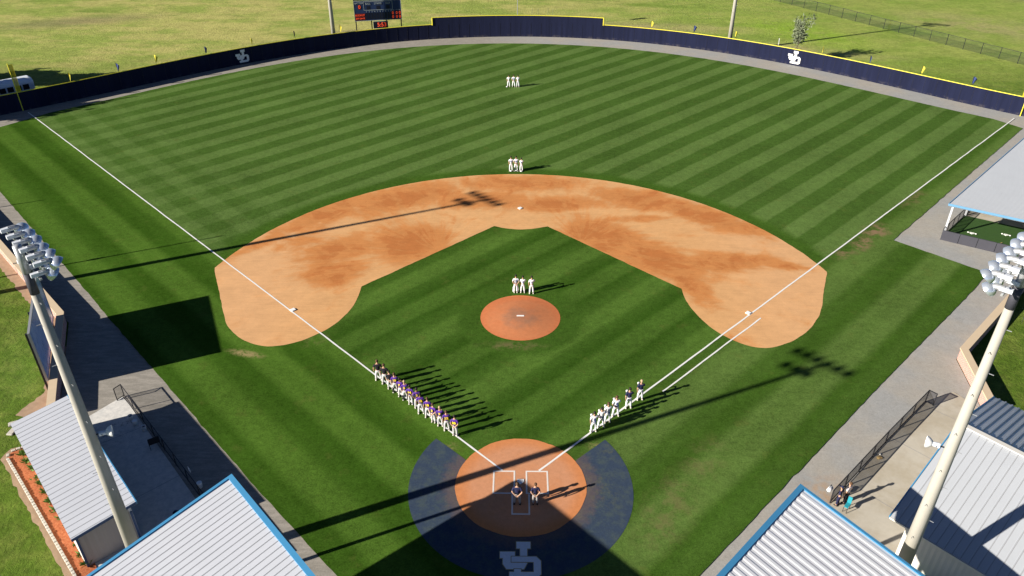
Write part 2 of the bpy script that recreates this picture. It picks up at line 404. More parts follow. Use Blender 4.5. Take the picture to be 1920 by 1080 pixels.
def m_emit(name, col, e):
    m = Mat(name); m.b.inputs['Emission Color'].default_value = (*col, 1); m.b.inputs['Emission Strength'].default_value = e
    return m.out(m.mul(col, m.noise(2)*.1+.9))
M['led'] = m_emit('red_led', (1, .10, .035), .22); M['sb_text'] = simple('scoreboard_lettering', (.34, .38, .38), .6)
M['led_back'] = simple('led_panel_red_black', (.10, .006, .006), .6)
def m_board():
    m = Mat('blue_banner_print', .22, 0, 1.0)
    n = m.noise(1.3, 6, .75, stretch=(1, 1, .5)); n2 = m.noise(4, 5, .8, stretch=(1, 1, .25))
    col = m.mix(n.step(.35, .65), (.34, .50, .86), (.52, .68, .95)); col = m.mix(n2.step(.55, .66)*.8, col, (.03, .04, .12))
    col = m.mix(m.noise(2.2, 3).step(.68, .74), col, (.25, .10, .22)); return m.out(col)
M['board'] = m_board()
# people
M['skin'] = simple('skin', (.50, .29, .19), .6, 0, .06, 20); M['skin_dark'] = simple('skin_brown', (.22, .12, .07), .6, 0, .06, 20)
M['hair_dark'] = simple('dark_hair', (.018, .013, .010), .7, 0, .2, 40); M['hair_brown'] = simple('brown_hair', (.085, .045, .022), .7, 0, .2, 40)
M['hair_fair'] = simple('fair_hair', (.42, .30, .18), .7, 0, .1, 40)
M['u_white'] = simple('white_uniform', (.74, .74, .76), .8, 0, .04, 8); M['u_grey'] = simple('pale_grey_trousers', (.56, .55, .55), .8, 0, .05, 8)
M['u_purple'] = simple('purple_jersey', (.085, .025, .26), .75, 0, .12, 8); M['u_black'] = simple('black_jersey', (.014, .012, .018), .8, 0, .15, 8)
M['u_navy'] = simple('navy_shirt', (.016, .018, .060), .8, 0, .12, 8); M['slacks'] = simple('grey_slacks', (.33, .31, .30), .8, 0, .06, 8)
M['num_yellow'] = simple('yellow_number', (.85, .62, .03), .7, 0, .04); M['num_navy'] = simple('navy_number', (.05, .07, .24), .7, 0, .04)
M['shoe_white'] = simple('white_shoe', (.62, .60, .52), .6); M['shoe_black'] = simple('black_shoe', (.012, .012, .014), .5)
M['teal'] = simple('teal_fabric', (.02, .26, .32), .7, 0, .06); M['navy_cap'] = simple('navy_cap', (.012, .018, .055), .7)
M['leather'] = simple('tan_leather', (.48, .33, .14), .7); M['pink'] = simple('white_top', (.66, .60, .62), .8, 0, .05)

# ================================================================== GROUND
def wall_r(t): return (((36.868*t-.897)*t-42.143)*t+.681)*t+108.503
def trk_r(t): return (((35.68*t+2.495)*t-39.664)*t-1.752)*t+103.7
def pol(t, r): return (r*math.sin(t), r*math.cos(t))
g = B()
P = [(-1500, -500), (1500, -500), (1500, 2500), (-1500, 2500)]
g.poly(P, -.09); struct(g.obj('ground', M['ground']))
TL, TR = R(-45.2), R(45.2)
wall_c = [pol(TL+(TR-TL)*i/90, wall_r(TL+(TR-TL)*i/90)) for i in range(91)]
gp = wall_c+[(80, 57.5), (76.5, 55), (33.66, 13.35), (32.7, 7.5), (31.6, 5.6), (20.4, -5.2), (14, -20), (-14, -20), (-24.0, -6.2), (-32.6, 2.9), (-30.9, 6.1), (-32.63, 7.14), (-37.1, 17.4), (-76, 55.7), (-80, 57.5)]
struct(B().poly(gp, -.05).obj('warning_track', M['gravel'], tri=True))
gl = [(-72, 57.4), (-68.3, 61.0)]+[pol(R(-45)+R(90)*i/70, trk_r(R(-45)+R(90)*i/70)) for i in range(1, 70)]
gr_edge = [(66.12, 63.3), (52.9, 49.5), (36.56, 32.4), (42.0, 26.9), (42.45, 26.4), (42.3, 25.9), (40.29, 23.7), (26.63, 10.2), (9.88, -6.7), (3, -13.6), (-3.5, -13.6), (-10.19, -6.88), (-16.3, -.7), (-21.19, 4.45), (-27.66, 11.3), (-34.13, 18.1), (-38.3, 22.6), (-56.7, 42.0)]
gg = rough_edge(gl+gr_edge, .07, .5)
struct(B().poly(gg, 0).obj('grass_field', M['grass'], tri=True))
# infield dirt
def smooth(P, n=5):
    out = []
    for i in range(len(P)-1):
        p0, p1, p2, p3 = (Vector(P[max(0, min(len(P)-1, i+k))]) for k in (-1, 0, 1, 2))
        for j in range(n):
            t_ = j/n; out.append(tuple(.5*((2*p1)+(p2-p0)*t_+(2*p0-5*p1+4*p2-p3)*t_*t_+(3*p1-p0-3*p2+p3)*t_**3)))
    return out+[tuple(P[-1])]
def ring_pts():
    o = poly_arc(0, 18.55, 29.05, -74.6, 74.6, 60)
    rl = smooth([(27.9, 25.9), (26.6, 22.9), (25.7, 20.6), (24.5, 18.4), (22.7, 16.3), (20.7, 14.95), (18.9, 14.55), (17.2, 15.35), (15.75, 17.0), (14.75, 19.2), (14.25, 21.3), (14.2, 23.2)])
    i1 = [(2.75, 34.8)]+poly_arc(0, 38.79, 4.7, 149, 211, 10)[1:-1]+[(-2.6, 34.8)]
    ll = smooth([(-14.05, 23.2), (-14.05, 21.2), (-14.5, 19.0), (-15.5, 16.95), (-17.4, 15.1), (-19.5, 14.3), (-21.3, 14.7), (-22.9, 15.85), (-24.1, 17.4), (-25.1, 19.5), (-26.6, 22.9), (-27.85, 25.7)])
    return o+rl+i1+ll
struct(B().poly(rough_edge(ring_pts(), .045, .25), .012).obj('infield_dirt', M['infield'], tri=True))
struct(B().poly(rough_edge(poly_arc(0, 0, 4.12, 0, 360, 60)[:-1], .05, .2), .018).obj('home_plate_dirt', M['home'], tri=True))
# blue painted turf behind and beside home plate
bo = poly_arc(0, -.05, 7.03, 306, 54, 1)
ba = [(7.03*math.sin(R(a)), -.05+7.03*math.cos(R(a))) for a in [54+(306-54)*i/80 for i in range(81)]]
bi = [(-3.6, 2.15)]+[(3.9*math.sin(R(a)), 3.9*math.cos(R(a))) for a in [300-(300-60)*i/50 for i in range(51)]][1:-1]+[(3.6, 2.15)]
struct(B().poly(ba+bi, .008).obj('blue_painted_turf', M['blue'], tri=True))
# pitcher's mound: low dome
mb = B(); rows = []
for r in (0.02, .6, 1.0, 1.6, 2.2, 2.8, 3.2, 3.32):
    h = .25*max(0, 1-max(0, r-.8)/2.5)**1.1
    rows.append([(r*math.sin(a), 18.62+r*math.cos(a)-.12*(1-r/3.3), h+.012) for a in [2*math.pi*k/64 for k in range(65)]])
mb.grid(rows); bmesh.ops.remove_doubles(mb.b, verts=mb.b.verts, dist=.002)
tag(mb.obj('pitchers_mound', M['mound'], smooth=True), 'round orange clay mound with a scuffed brown centre in the infield grass', 'mound')
tag(B().box((0, 18.42, .275), (.61, .15, .03)).obj('pitching_rubber', M['white']), 'white pitching plate set on top of the orange mound', 'pitching plate')
# chalk lines
def strip(name, a, b, w, z, mat, wob=0):
    a, b = Vector(a), Vector(b); d = b-a; n = Vector((-d.y, d.x)).normalized(); k = max(1, int(d.length/.5)); L = []; Rr = []
    for i in range(k+1):
        p = a+d*i/k; q = p+n*wob*mnoise.noise(Vector((p.x*.4, p.y*.4, 3)))
        ww = w*(1+.22*mnoise.noise(Vector((p.x*2, p.y*2, 7))))
        L.append((*(q+n*ww/2), z)); Rr.append((*(q-n*ww/2), z))
    return B().grid([L, Rr]).obj(name, mat)
struct(strip('third_base_foul_line', (-1.18, 1.18), (-67.2, 67.2), .125, .024, M['line'], .03))
struct(strip('first_base_foul_line', (1.18, 1.18), (67.0, 67.0), .135, .024, M['line'], .03))
struct(strip('running_lane_line', (10.37, 9.15), (20.0, 18.7), .12, .024, M['line'], .03))
bx = B()
def seg(x0, y0, x1, y1, w=.10):
    bx.box(((x0+x1)/2, (y0+y1)/2, .022), (abs(x1-x0)+w if x1 != x0 else w, abs(y1-y0)+w if y1 != y0 else w, .008))
for s in (-1, 1):
    x0, x1 = .37*s, 1.70*s
    if s < 0: x0, x1 = -1.71, -.40
    seg(min(x0, x1), 1.12, max(x0, x1), 1.12)
    seg(x0, -.64, x0, 1.02); seg(x1, -.64, x1, 1.02); seg(min(x0, x1), -.74, max(x0, x1), -.74)
seg(-.52, -2.29, -.52, -.88); seg(.52, -2.29, .52, -.88); seg(-.52, -2.39, .52, -2.39)
struct(bx.obj('batters_box_lines', M['boxline']))
tag(B().prism([(-.216, .43), (.216, .43), (.216, .216), (0, 0), (-.216, .216)], .018, .05).obj('home_plate', M['white']), 'white five-sided home plate between the batter boxes', 'home plate')
for x, y, lab in ((-19.13, 19.40, 'white third base bag on the left foul line'), (19.13, 19.40, 'white first base bag beside the doubled chalk lines'), (0, 38.79, 'white second base bag alone in the middle of the infield dirt')):
    b = B(); b.box((0, 0, .045), (.40, .40, .09)); bmesh.ops.bevel(b.b, geom=b.b.edges[:], offset=.025, segments=2, affect='EDGES')
    o = b.obj('base', M['white']); o.location = (x, y, .01); o.rotation_euler = (0, 0, R(45)); tag(o, lab, 'base', 'bases of the diamond')
# emblem (two interlocked block letters)
JP = [(600, 160), (980, 160), (980, 340), (890, 340), (890, 720), (800, 885), (340, 885), (240, 750), (240, 600), (160, 600), (160, 430), (560, 430), (560, 590), (450, 590), (450, 700), (700, 700), (700, 340), (600, 340)]
DP = [(470, 560), (1130, 560), (1250, 670), (1250, 1010), (1130, 1120), (420, 1120), (420, 960), (545, 960), (545, 885), (720, 885), (720, 960), (1060, 960), (1060, 700), (470, 700)]
def grow(P, d):
    n = len(P); A = sum(P[i][0]*P[(i+1) % n][1]-P[(i+1) % n][0]*P[i][1] for i in range(n)); sg = 1 if A > 0 else -1; out = []
    for i in range(n):
        a, b, c = Vector(P[i-1]), Vector(P[i]), Vector(P[(i+1) % n])
        e1 = (b-a).normalized(); e2 = (c-b).normalized(); n1 = Vector((e1.y, -e1.x))*sg; n2 = Vector((e2.y, -e2.x))*sg
        k = (n1+n2); k = k/max(.3, k.length_squared/2); out.append(tuple(b+k*d))
    return out
def emblem(W, H, base, place, parent=None, border=18, mw=None, mt=None, names=('emblem_border', 'emblem_letter')):
    os = []
    for P, lay in ((JP, 0), (DP, 2)):
        for d, lvl, mt_, nm in ((border, lay, mt, names[0]), (0, lay+1, mw, names[1])):
            if mt_ is None: continue
            Q = grow(P, d) if d else P
            pts = [((x-705)/1090*W, (640-y)/960*H) for x, y in Q]
            b = B().prism(pts, base+lvl*.006, base+lvl*.006+.005); b.xf(place); os.append(b.obj(nm, mt_, parent, tri=True))
    return os
t = thing('painted_emblem', 'large white interlocked JD letters with tan outline painted on the blue turf behind home', 'emblem', (0, 0, 0))
emblem(2.32, 2.5, .018, Matrix.Translation((-.03, -4.46-1.25, 0)), t, 20, M['logo_white'], M['logo_tan'])

# ================================================================== OUTFIELD WALL
ow = thing('outfield_wall', 'long curved navy padded outfield wall with a yellow top edge', 'wall')
def wall_pts(a0, a1, n):
    return [pol(R(a0+(a1-a0)*i/n), wall_r(R(a0+(a1-a0)*i/n))) for i in range(n+1)]
def wall_piece(pts, h, th=.14):
    b = B(); rows = [[], [], [], []]
    for i, p in enumerate(pts):
        a = Vector(pts[max(i-1, 0)]); c = Vector(pts[min(i+1, len(pts)-1)]); d = (c-a).normalized(); n = Vector((-d.y, d.x))*th
        rows[0].append((*p, -.06)); rows[1].append((*p, h)); rows[2].append((p[0]+n.x, p[1]+n.y, h)); rows[3].append((p[0]+n.x, p[1]+n.y, -.06))
    b.grid(rows); b.b.verts.ensure_lookup_table(); return b
Lp = [(-92, 45.5), (-80, 57.2)]+wall_pts(-45.2, -8.3, 60); Cp = wall_pts(-8.3, 7.9, 30); Rp = wall_pts(7.9, 45.2, 60)+[(80, 57.8), (92, 46)]
for pts, h in ((Lp, 2.44), (Cp, 3.62), (Rp, 2.44)):
    wall_piece(pts, h).obj('wall_padding', M['pad'], ow)
    top = [(p[0]*1.0006, p[1]*1.0006, h+.04) for p in pts]
    B().tube(top, .055, 8).obj('yellow_cap', M['yellow'], ow)
for a in (-8.3, 7.9):
    p = pol(R(a), wall_r(R(a))-.02); B().tube([(*p, 2.4), (*p, 3.7)], .085, 8).obj('yellow_edge', M['yellow'], ow)
seam = B()
for i in range(1, 92):
    a = -45+i*.98
    p = pol(R(a), wall_r(R(a))-.008); seam.box((*p, 1.2), (.02, .03, 2.3), -R(a))
seam.obj('pad_seams', M['black'], ow)
for a, lab in ((-26.3, 'left'), (25.85, 'right')):
    p = pol(R(a), wall_r(R(a))-.09); p1 = Vector(pol(R(a-.5), wall_r(R(a-.5)))); p2 = Vector(pol(R(a+.5), wall_r(R(a+.5)))); tg = p2-p1
    Mx = Matrix.Translation((*p, 1.25)) @ Matrix.Rotation(math.atan2(tg.y, tg.x), 4, 'Z') @ Matrix.Rotation(R(90), 4, 'X')
    for o in emblem(2.15, 2.0, 0, Mx, ow, 0, M['wall_logo'], None, ('emblem_border', 'wall_emblem_letter')): pass
# foul poles
for s, lab in ((-1, 'yellow foul pole with screen at the left field corner'), (1, 'yellow foul pole at the right field corner')):
    t = thing('foul_pole', lab, 'foul pole', (68.35*s, 68.05, 0), 0, 'foul poles')
    B().tube([(0, 0, -.05), (0, 0, 6.4)], .06, 10).obj('pole', M['yellow'], t)
    d = Vector((-s*.75, .66, 0)).normalized()
    b = B(); b.box((d.x*.27, d.y*.27, 4.4), (.50, .012, 3.7), math.atan2(d.y, d.x)); b.obj('screen', M['mesh_yellow'], t)
    b = B()
    for z in (2.55, 4.4, 6.25): b.bar((0, 0, z), (d.x*.54, d.y*.54, z), .03)
    b.bar((d.x*.53, d.y*.53, 2.55), (d.x*.53, d.y*.53, 6.25), .03); b.obj('screen_frame', M['yellow'], t)
# pennants on the wall
FL = [(-66.02, 76.05, 'y'), (-59.48, 78.76, 'n'), (-54.97, 82.0, 'y'), (-49.03, 86.9, 'n'), (-43.32, 92.1, 'y'), (-37.15, 95.9, 'n'), (-30.45, 99.6, 'y'),
      (22.86, 103.69, 'y'), (29.53, 100.9, 'n'), (36.09, 97.91, 'y'), (42.55, 94.42, 'w'), (48.23, 89.87, 'y'), (53.75, 84.52, 'n'), (58.85, 78.8, 'y'), (63.67, 73.5, 'n')]
FLB = ['yellow pennant nearest the left foul pole, over the bus end of the wall', 'blue pennant leaning over the shaded left end of the navy wall', 'yellow pennant between two blue ones left of the left wall emblem', 'blue pennant just left of the left wall emblem', 'yellow pennant just right of the left wall emblem', 'blue pennant midway between the left emblem and the scoreboard', 'yellow pennant right beside the left outfield light pole',
       'yellow pennant just right of the tall centre wall section', 'blue pennant left of the right outfield light pole', 'yellow pennant just right of the right outfield light pole', 'white furled pennant left of the wispy tree', 'yellow pennant standing in the shadow of the wispy tree', 'dark pennant midway along the right part of the wall', 'yellow pennant between two dark ones near the right corner', 'dark pennant nearest the right foul pole']
for i, ((x, y, c), lab) in enumerate(zip(FL, FLB)):
    a = math.atan2(x, y); p = pol(a, wall_r(a)+.28)
    t = thing('pennant', lab, 'pennant', (*p, 0), random.uniform(-.3, .3), 'pennants along the outfield wall')
    hh = 3.75 if i != 2 else 3.9; lx = random.uniform(-.22, .1)
    B().tube([(0, 0, -.08), (0, 0, 1.8), (lx, 0, hh)], .022, 6).obj('flagstick', M['black' if c != 'w' else 'steel'], t)
    # a drooping triangular cloth
    rows = []
    for k in range(6):
        v = k/5; ln = .62*(1-v*.75); zt = hh-.02-v*.85
        rows.append([(lx*(zt/hh)+ln*u*(.55+.3*math.sin(i)), .10*math.sin(u*5+i), zt-.35*u*u) for u in (0, .25, .5, .75, 1)])
    B().grid(rows).obj('flag_cloth', M[{'y': 'flag_yellow', 'n': 'flag_navy', 'w': 'flag_white'}[c]], t)
# centre flagpole
t = thing('flagpole', 'slim flagpole rising behind the tall centre section of the outfield wall', 'flagpole', (-.45, 112.2, -.08))
B().tube([(0, 0, 0), (0, 0, 12)], [.07, .035], 8).obj('pole', M['steel'], t); B().ball((0, 0, 12.05), .09).obj('finial', M['yellow'], t)
b = B(); b.grid([[(.03+u*2.2, .15*math.sin(u*7+v), 11.8-v*1.4-.25*u) for u in [k/8 for k in range(9)]] for v in (0, .5, 1)]); b.obj('flag', M['flag_navy'], t)
# small marker posts beyond centre wall
for k, (x, y) in enumerate(((2.2, 113), (3.3, 113.1), (5.1, 112.8), (6.0, 112.9))):
    t = tag(B().tube([(0, 0, -.08), (.05, 0, 3.9)], .03, 6).obj('grass_stalk', M['willow']), 'thin dark stalk poking up behind the tall centre wall', 'stalk', 'stalks behind the centre wall'); t.location = (x, y, 0)

# ================================================================== SCOREBOARD
sbx, sby = -24.7, 104.7
sa = math.atan2(-sbx, sby)   # face home
t = thing('scoreboard', 'dark blue baseball scoreboard on four black legs with red digits above the outfield wall', 'scoreboard', (sbx, sby, -1.38), sa)
w_ = 8.1; zb, zt_ = 5.0, 8.3
B().box((0, .18, (zb+zt_)/2), (w_, .3, zt_-zb)).obj('panel', M['sb_blue'], t)
for x in (-3.9, -1.22, 1.42, 3.95):
    b = B(); b.box((x, .48, 4.9), (.18, .2, 9.8)); b.bar((x, .48, 2.9), (x+.02, -.0, 0), .09); b.bar((x-.0, .48, 2.9), (x-.25, .5, 0), .09); b.bar((x, .48, 2.9), (x+.25, .5, 0), .09); b.obj('leg', M['black'], t)
b = B()
for x0, x1 in ((-3.85, -2.6), (-2.2, -1.2), (-.9, .1), (.5, 1.5), (1.9, 2.9)): b.box(((x0+x1)/2, .2, 9.0), (x1-x0, .12, .9))
b.obj('top_sign', M['flag_white'], t)
B().box((0, .3, 8.42), (w_, .12, .12)).obj('top_beam', M['black'], t)
fr = B()
for (x0, x1, z0, z1) in ((-w_/2, w_/2, zb, zt_), (-2.35, 2.55, 6.75, 8.15)):
    for z in (z0, z1): fr.box(((x0+x1)/2, .015, z), (x1-x0, .04, .05))
    for x in (x0, x1): fr.box((x, .017, (z0+z1)/2), (.05, .044, z1-z0+.06))
fr.obj('frame', M['sb_text'], t)
dk = B()
for i in range(10): dk.box((-1.95+i*.47, .02, 5.75), (.36, .03, 1.1))
for x in (-1.6, .1, 1.8): dk.box((x, .02, 7.15), (.6, .03, .62))
dk.obj('digit_window', M['sb_dark'], t)
for x0, x1, z0, z1 in ((-3.95, -2.25, 5.1, 6.25), (-3.35, -2.85, 6.95, 7.65), (2.35, 2.78, 5.1, 6.45), (3.05, 3.42, 5.1, 6.45), (3.55, 3.98, 5.1, 6.45)): B().box(((x0+x1)/2, .022, (z0+z1)/2), (x1-x0, .03, z1-z0)).obj('led_panel', M['led_back'], t)
TX = lambda x, z: Matrix.Translation((x, -.012, z)) @ Matrix.Rotation(R(90), 4, 'X')
for s_, x, z, sz, mt, nm in (('BATTER', -3.15, 7.95, .42, 'sb_text', 'lettering'), ('BALL', -1.6, 7.8, .42, 'sb_text', 'lettering'), ('STRIKE', .1, 7.8, .42, 'sb_text', 'lettering'), ('OUT', 1.8, 7.8, .42, 'sb_text', 'lettering'),
                             *[(str(k_+1), -1.95+k_*.47, 6.5, .34, 'sb_text', 'lettering') for k_ in range(10)], ('RUNS', 2.56, 6.62, .22, 'sb_text', 'lettering'), ('HITS', 3.23, 6.62, .2, 'sb_text', 'lettering'), ('ERR', 3.78, 6.62, .2, 'sb_text', 'lettering'),
                             ('0', -3.1, 7.3, .8, 'led', 'led_digit'), ('BLECKLEY', -3.1, 5.95, .37, 'led', 'led_lettering'), ('JEFF DAVIS', -3.1, 5.4, .33, 'led', 'led_lettering'),
                             ('0', 2.56, 6.1, .66, 'led', 'led_digit'), ('0', 3.23, 6.1, .66, 'led', 'led_digit'), ('0', 3.76, 6.1, .66, 'led', 'led_digit'), ('0', 2.56, 5.45, .66, 'led', 'led_digit'), ('0', 3.23, 5.45, .66, 'led', 'led_digit'), ('0', 3.76, 5.45, .66, 'led', 'led_digit')):
    text(s_, sz, M[mt], t, nm, TX(x, z), .02, .0)
B().box((.3, .15, 4.2), (2.5, .25, 1.15)).obj('clock_panel', M['sb_dark'], t)
b = B()
for z in (3.61, 4.79): b.box((.3, .02, z), (2.54, .04, .05))
for x in (-.97, 1.57): b.box((x, .018, 4.2), (.05, .044, 1.2))
b.obj('clock_frame', M['sb_text'], t)
text('5:53', .95, M['led'], t, 'clock_digits', TX(.5, 4.2), .02, .01)

# ================================================================== LIGHT TOWERS
def tower(label, loc, H, aim, group='stadium light towers', rows=((0, 6, -.2), (-1.05, 3, -.75)), rb=.38, rt=.15):
    t = thing('light_tower', label, 'light tower', loc, 0, group)
    B().tube([(0, 0, -.1), (0, 0, H*.5), (0, 0, H)], [rb, (rb+rt)/2, rt], 20).obj('pole', M['pole'], t, smooth=True)
    B().tube([(0, 0, H-2.2), (0, 0, H-1.2)], rt+.035, 16).obj('collar', M['bpad'], t, smooth=True)
    B().tube([(0, 0, H-1.2), (0, 0, H+.1)], rt+.02, 16).obj('pole_top', M['steel'], t, smooth=True)
    ax = Vector((math.cos(aim), math.sin(aim), 0)); sd_ = Vector((-ax.y, ax.x, 0))
    z = H*.30; k = 0
    while z < H-2.4:
        rr = rb+(rt-rb)*z/H; s = 1 if k % 2 else -1
        q = Vector((0, 0, z)); pg = B(); pg.bar(q+sd_*s*0+(-ax)*rr*0+Vector((.75*s, -.66*1, 0)).normalized()*rr*.9, q+Vector((.75*s, -.66, 0)).normalized()*(rr+.2), .025); pg.obj('climbing_peg', M['steel'], t); z += 1.1; k += 1
    for dz, n, ph in rows:
        L = .80*(n-1)
        c0 = Vector((0, 0, H+dz-.15))+ax*(rt+.08)
        off = sd_*(.0 if n == 6 else .1)
        B().bar(c0-sd_*(L/2+.25)+off, c0+sd_*(L/2+.25)+off, .085).obj('crossarm', M['steel'], t)
        for i in range(n):
            p = c0+off+sd_*(-L/2+i*.80)
            dirn = (ax*(.62+.1*math.sin(i*2.3))+sd_*(.10*(i-(n-1)/2))+Vector((0, 0, -.72))).normalized()
            up = dirn.orthogonal().normalized()
            lamp = B().box(p+Vector((0, 0, .16))-ax*.04, (.46, .18, .16), aim+.05*(i % 3-1)).obj('lamp', M['ballast'], t)
            nb = B().tube([p+Vector((0, 0, .18))+ax*.02, p+Vector((0, 0, .15))+ax*.28, p+ax*.42+Vector((0, 0, .1))], [.10, .12, .11], 10).obj('lamp_neck', M['steel'], lamp)
            # parabolic reflector, open towards dirn
            q0 = p+ax*.38+Vector((0, 0, .14)); rows_ = []
            X_ = dirn.orthogonal().normalized(); Y_ = dirn.cross(X_)
            for j in range(9):
                u = j/8; rr = .30*math.sin(u*1.5)**.8+.015; zz = .31*(1-math.cos(u*1.5))
                rows_.append([q0+dirn*zz+X_*rr*math.cos(a)+Y_*rr*math.sin(a) for a in [2*math.pi*m_/20 for m_ in range(21)]])
            rf = B().grid(rows_); rf.obj('reflector', M['silver'], lamp, smooth=True)
            B().ball(q0+dirn*.38, .30, (1, 1, 1), 12).xf(Matrix()).obj('lens', M['glass'], lamp, smooth=True) if False else None
            gl_ = B(); gl_.b.faces.new([gl_.b.verts.new(q0+dirn*.28+X_*.29*math.cos(a)+Y_*.29*math.sin(a)) for a in [2*math.pi*m_/20 for m_ in range(20)]]); gl_.obj('lens', M['glass'], lamp)
    return t
tl = tower('tall tan pole with silver floodlights beside the left dugout roof', (-20.65, -7.27, 0), 21.0, R(46))
tower('tall tan pole with white floodlights rising through the right dugout roof', (19.05, -9.1, 0), 21.8, R(134))
tower('floodlight pole beyond the left outfield wall beside the scoreboard', (-32.0, 100.9, 0), 21.5, R(-70))
tower('floodlight pole beyond the right outfield wall near the wispy tree', (35.6, 99.4, 0), 21.5, R(-112))
tower('floodlight pole left of the left brick wall, outside the picture', (-48.6, 20.6, 0), 21.5, R(45))
HL = (-20.05, -7.0, 10.7); HR = (18.75, -8.3, 11.6)
# horn loudspeakers on poles
def horn(label, loc, a):
    t = thing('horn_loudspeaker', label, 'loudspeaker', loc, a, 'horn loudspeakers on the light poles')
    rows_ = []
    for j in range(7):
        u = j/6; rr = .06+.20*math.sin(u*1.45)**.7; rows_.append([(.30*u, rr*math.cos(k*2*math.pi/16)*1.2, rr*math.sin(k*2*math.pi/16)) for k in range(17)])
    B().grid(rows_).obj('horn', M['white'], t, smooth=True)
    B().tube([(-.28, 0, 0), (.02, 0, 0)], [.13, .11], 12).obj('driver', M['ballast'], t)
    b = B(); b.bar((-.15, .15, 0), (-.15, -.15, 0), .04); b.bar((-.15, 0, 0), (-.5, .0, -.0), .05); b.obj('bracket', M['black'], t)
horn('white horn loudspeaker clamped to the left tan light pole', HL, R(24))
horn('white horn loudspeaker clamped to the right tan light pole', HR, R(150))

# ================================================================== RIBBED ROOFS
def ribbed(P0, U, V, pitch=.305, rib=.075, h=.035, seam=.0, sl=.03):
    """sheet from P0 spanning vector U (across ribs) and V (along ribs)"""
    P0, U, V = Vector(P0), Vector(U), Vector(V); n = U.cross(V).normalized()
    if n.z < 0: n = -n
    L = U.length; u = U/L; prof = []; s = 0
    while s < L:
        a = min(pitch, L-s)
        prof.append((s, 0)); 
        if a > pitch*.99:
            prof += [(s+pitch-rib-sl, 0), (s+pitch-rib, h), (s+pitch-sl, h)]
        s += pitch
    prof.append((L, 0))
    top = [[P0+u*a+n*b for a, b in prof], [P0+u*a+n*b+V for a, b in prof]]
    b = B(); b.grid(top)
    if seam:
        k = 1
        while k*pitch < L-.05:
            a = P0+u*(k*pitch+.012)+n*(h*.4+.006); q = [b.b.verts.new(v) for v in (a, a+u*seam, a+u*seam+V, a+V)]
            fc = b.b.faces.new(q); fc.material_index = 1; k += 1
    b.grid([[P0+u*a-n*.05 for a, _ in prof], [P0+u*a-n*.05+V for a, _ in prof]])
    return b
def grandstand(s, label):
    # corner towards the bases, front edge runs back towards home, slope falls outwards
    c = Vector((-14.95, -6.52, 7.08)) if s < 0 else Vector((14.1, -7.0, 7.2))
    fr_ = Vector((.68, -.733, 0)) if s < 0 else Vector((-.70, -.714, 0))
    bk = Vector((-.71, -.70, -.165)) if s < 0 else Vector((.70, -.71, -.165))
    t = thing('grandstand', label, 'grandstand', (0, 0, 0), 0, 'covered grandstands behind home plate')
    L, D = 13.6, 9.5
    ribbed(c, fr_*L, bk*D, .37 if s < 0 else .42, .03 if s < 0 else .22, .010 if s < 0 else .024, .022 if s < 0 else 0, .01 if s < 0 else .075).obj('roof', [M['roof'] if s < 0 else M['roof_ribbed'], M['seam']], t)
    tr = B(); q = c+Vector((0, 0, .03))
    o1 = -bk*.16; o2 = -fr_*.14
    nrm = fr_.cross(bk).normalized(); nrm = nrm if nrm.z > 0 else -nrm
    def plank(a, b, off, wd):
        a, b, off = Vector(a), Vector(b), Vector(off).normalized()*wd
        for zz in (0,):
            v = [a, b, b+off, a+off]
            lo = [p-Vector((0, 0, .32)) for p in v]
            A = [tr.b.verts.new(p) for p in v]; Bv = [tr.b.verts.new(p) for p in lo]
            tr.b.faces.new(A); tr.b.faces.new(Bv[::-1])
            for i in range(4): tr.b.faces.new((A[i], A[(i+1) % 4], Bv[(i+1) % 4], Bv[i]))
    up = nrm*.075
    plank(c+up-fr_*.16, c+fr_*L+up, -bk, .26); plank(c+up, c+bk*D+up, -fr_, .16)
    tr.obj('roof_trim', M['trim'], t)
    for i, k in enumerate((.35, 6.5, 12.8)):
        for j, dd in enumerate((.3, 8.6)):
            p = c+fr_*k+bk*dd; B().tube([(p.x, p.y, -.05), (p.x, p.y, p.z-.1)], .13, 10).obj('post', M['post'], t)
    b = B()
    for dd in (.4, 3.2, 6.0, 8.8):
        p = c+bk*dd-Vector((0, 0, .22)); b.bar(p+fr_*.2, p+fr_*(L-.2), .12, .26)
    for k in (.4, 6.5, 12.8):
        p = c+fr_*k-Vector((0, 0, .5)); b.bar(p+bk*.2, p+bk*(D-.2), .16, .3)
    b.obj('roof_frame', M['steel'], t)
    for r in range(5):
        b = B(); p = c+fr_*6.8+bk*(2.0+r*1.2); b.box((p.x, p.y, .45+r*.42), (12, .35, .06), math.atan2(fr_.y, fr_.x)); b.obj('bench', M['steel'], t)
        b = B(); p = c+fr_*6.8+bk*(2.5+r*1.2); b.box((p.x, p.y, (.02+r*.42)/2), (12, 1.15, .10+r*.42), math.atan2(fr_.y, fr_.x)); b.obj('riser', M['conc'], t)
    return t
grandstand(-1, 'left covered grandstand, smooth white ribbed roof with blue trim beside home')
grandstand(1, 'right covered grandstand with deeply ribbed white roof and blue trim')
# grandstand backstop netting posts near home, outside view, are left out

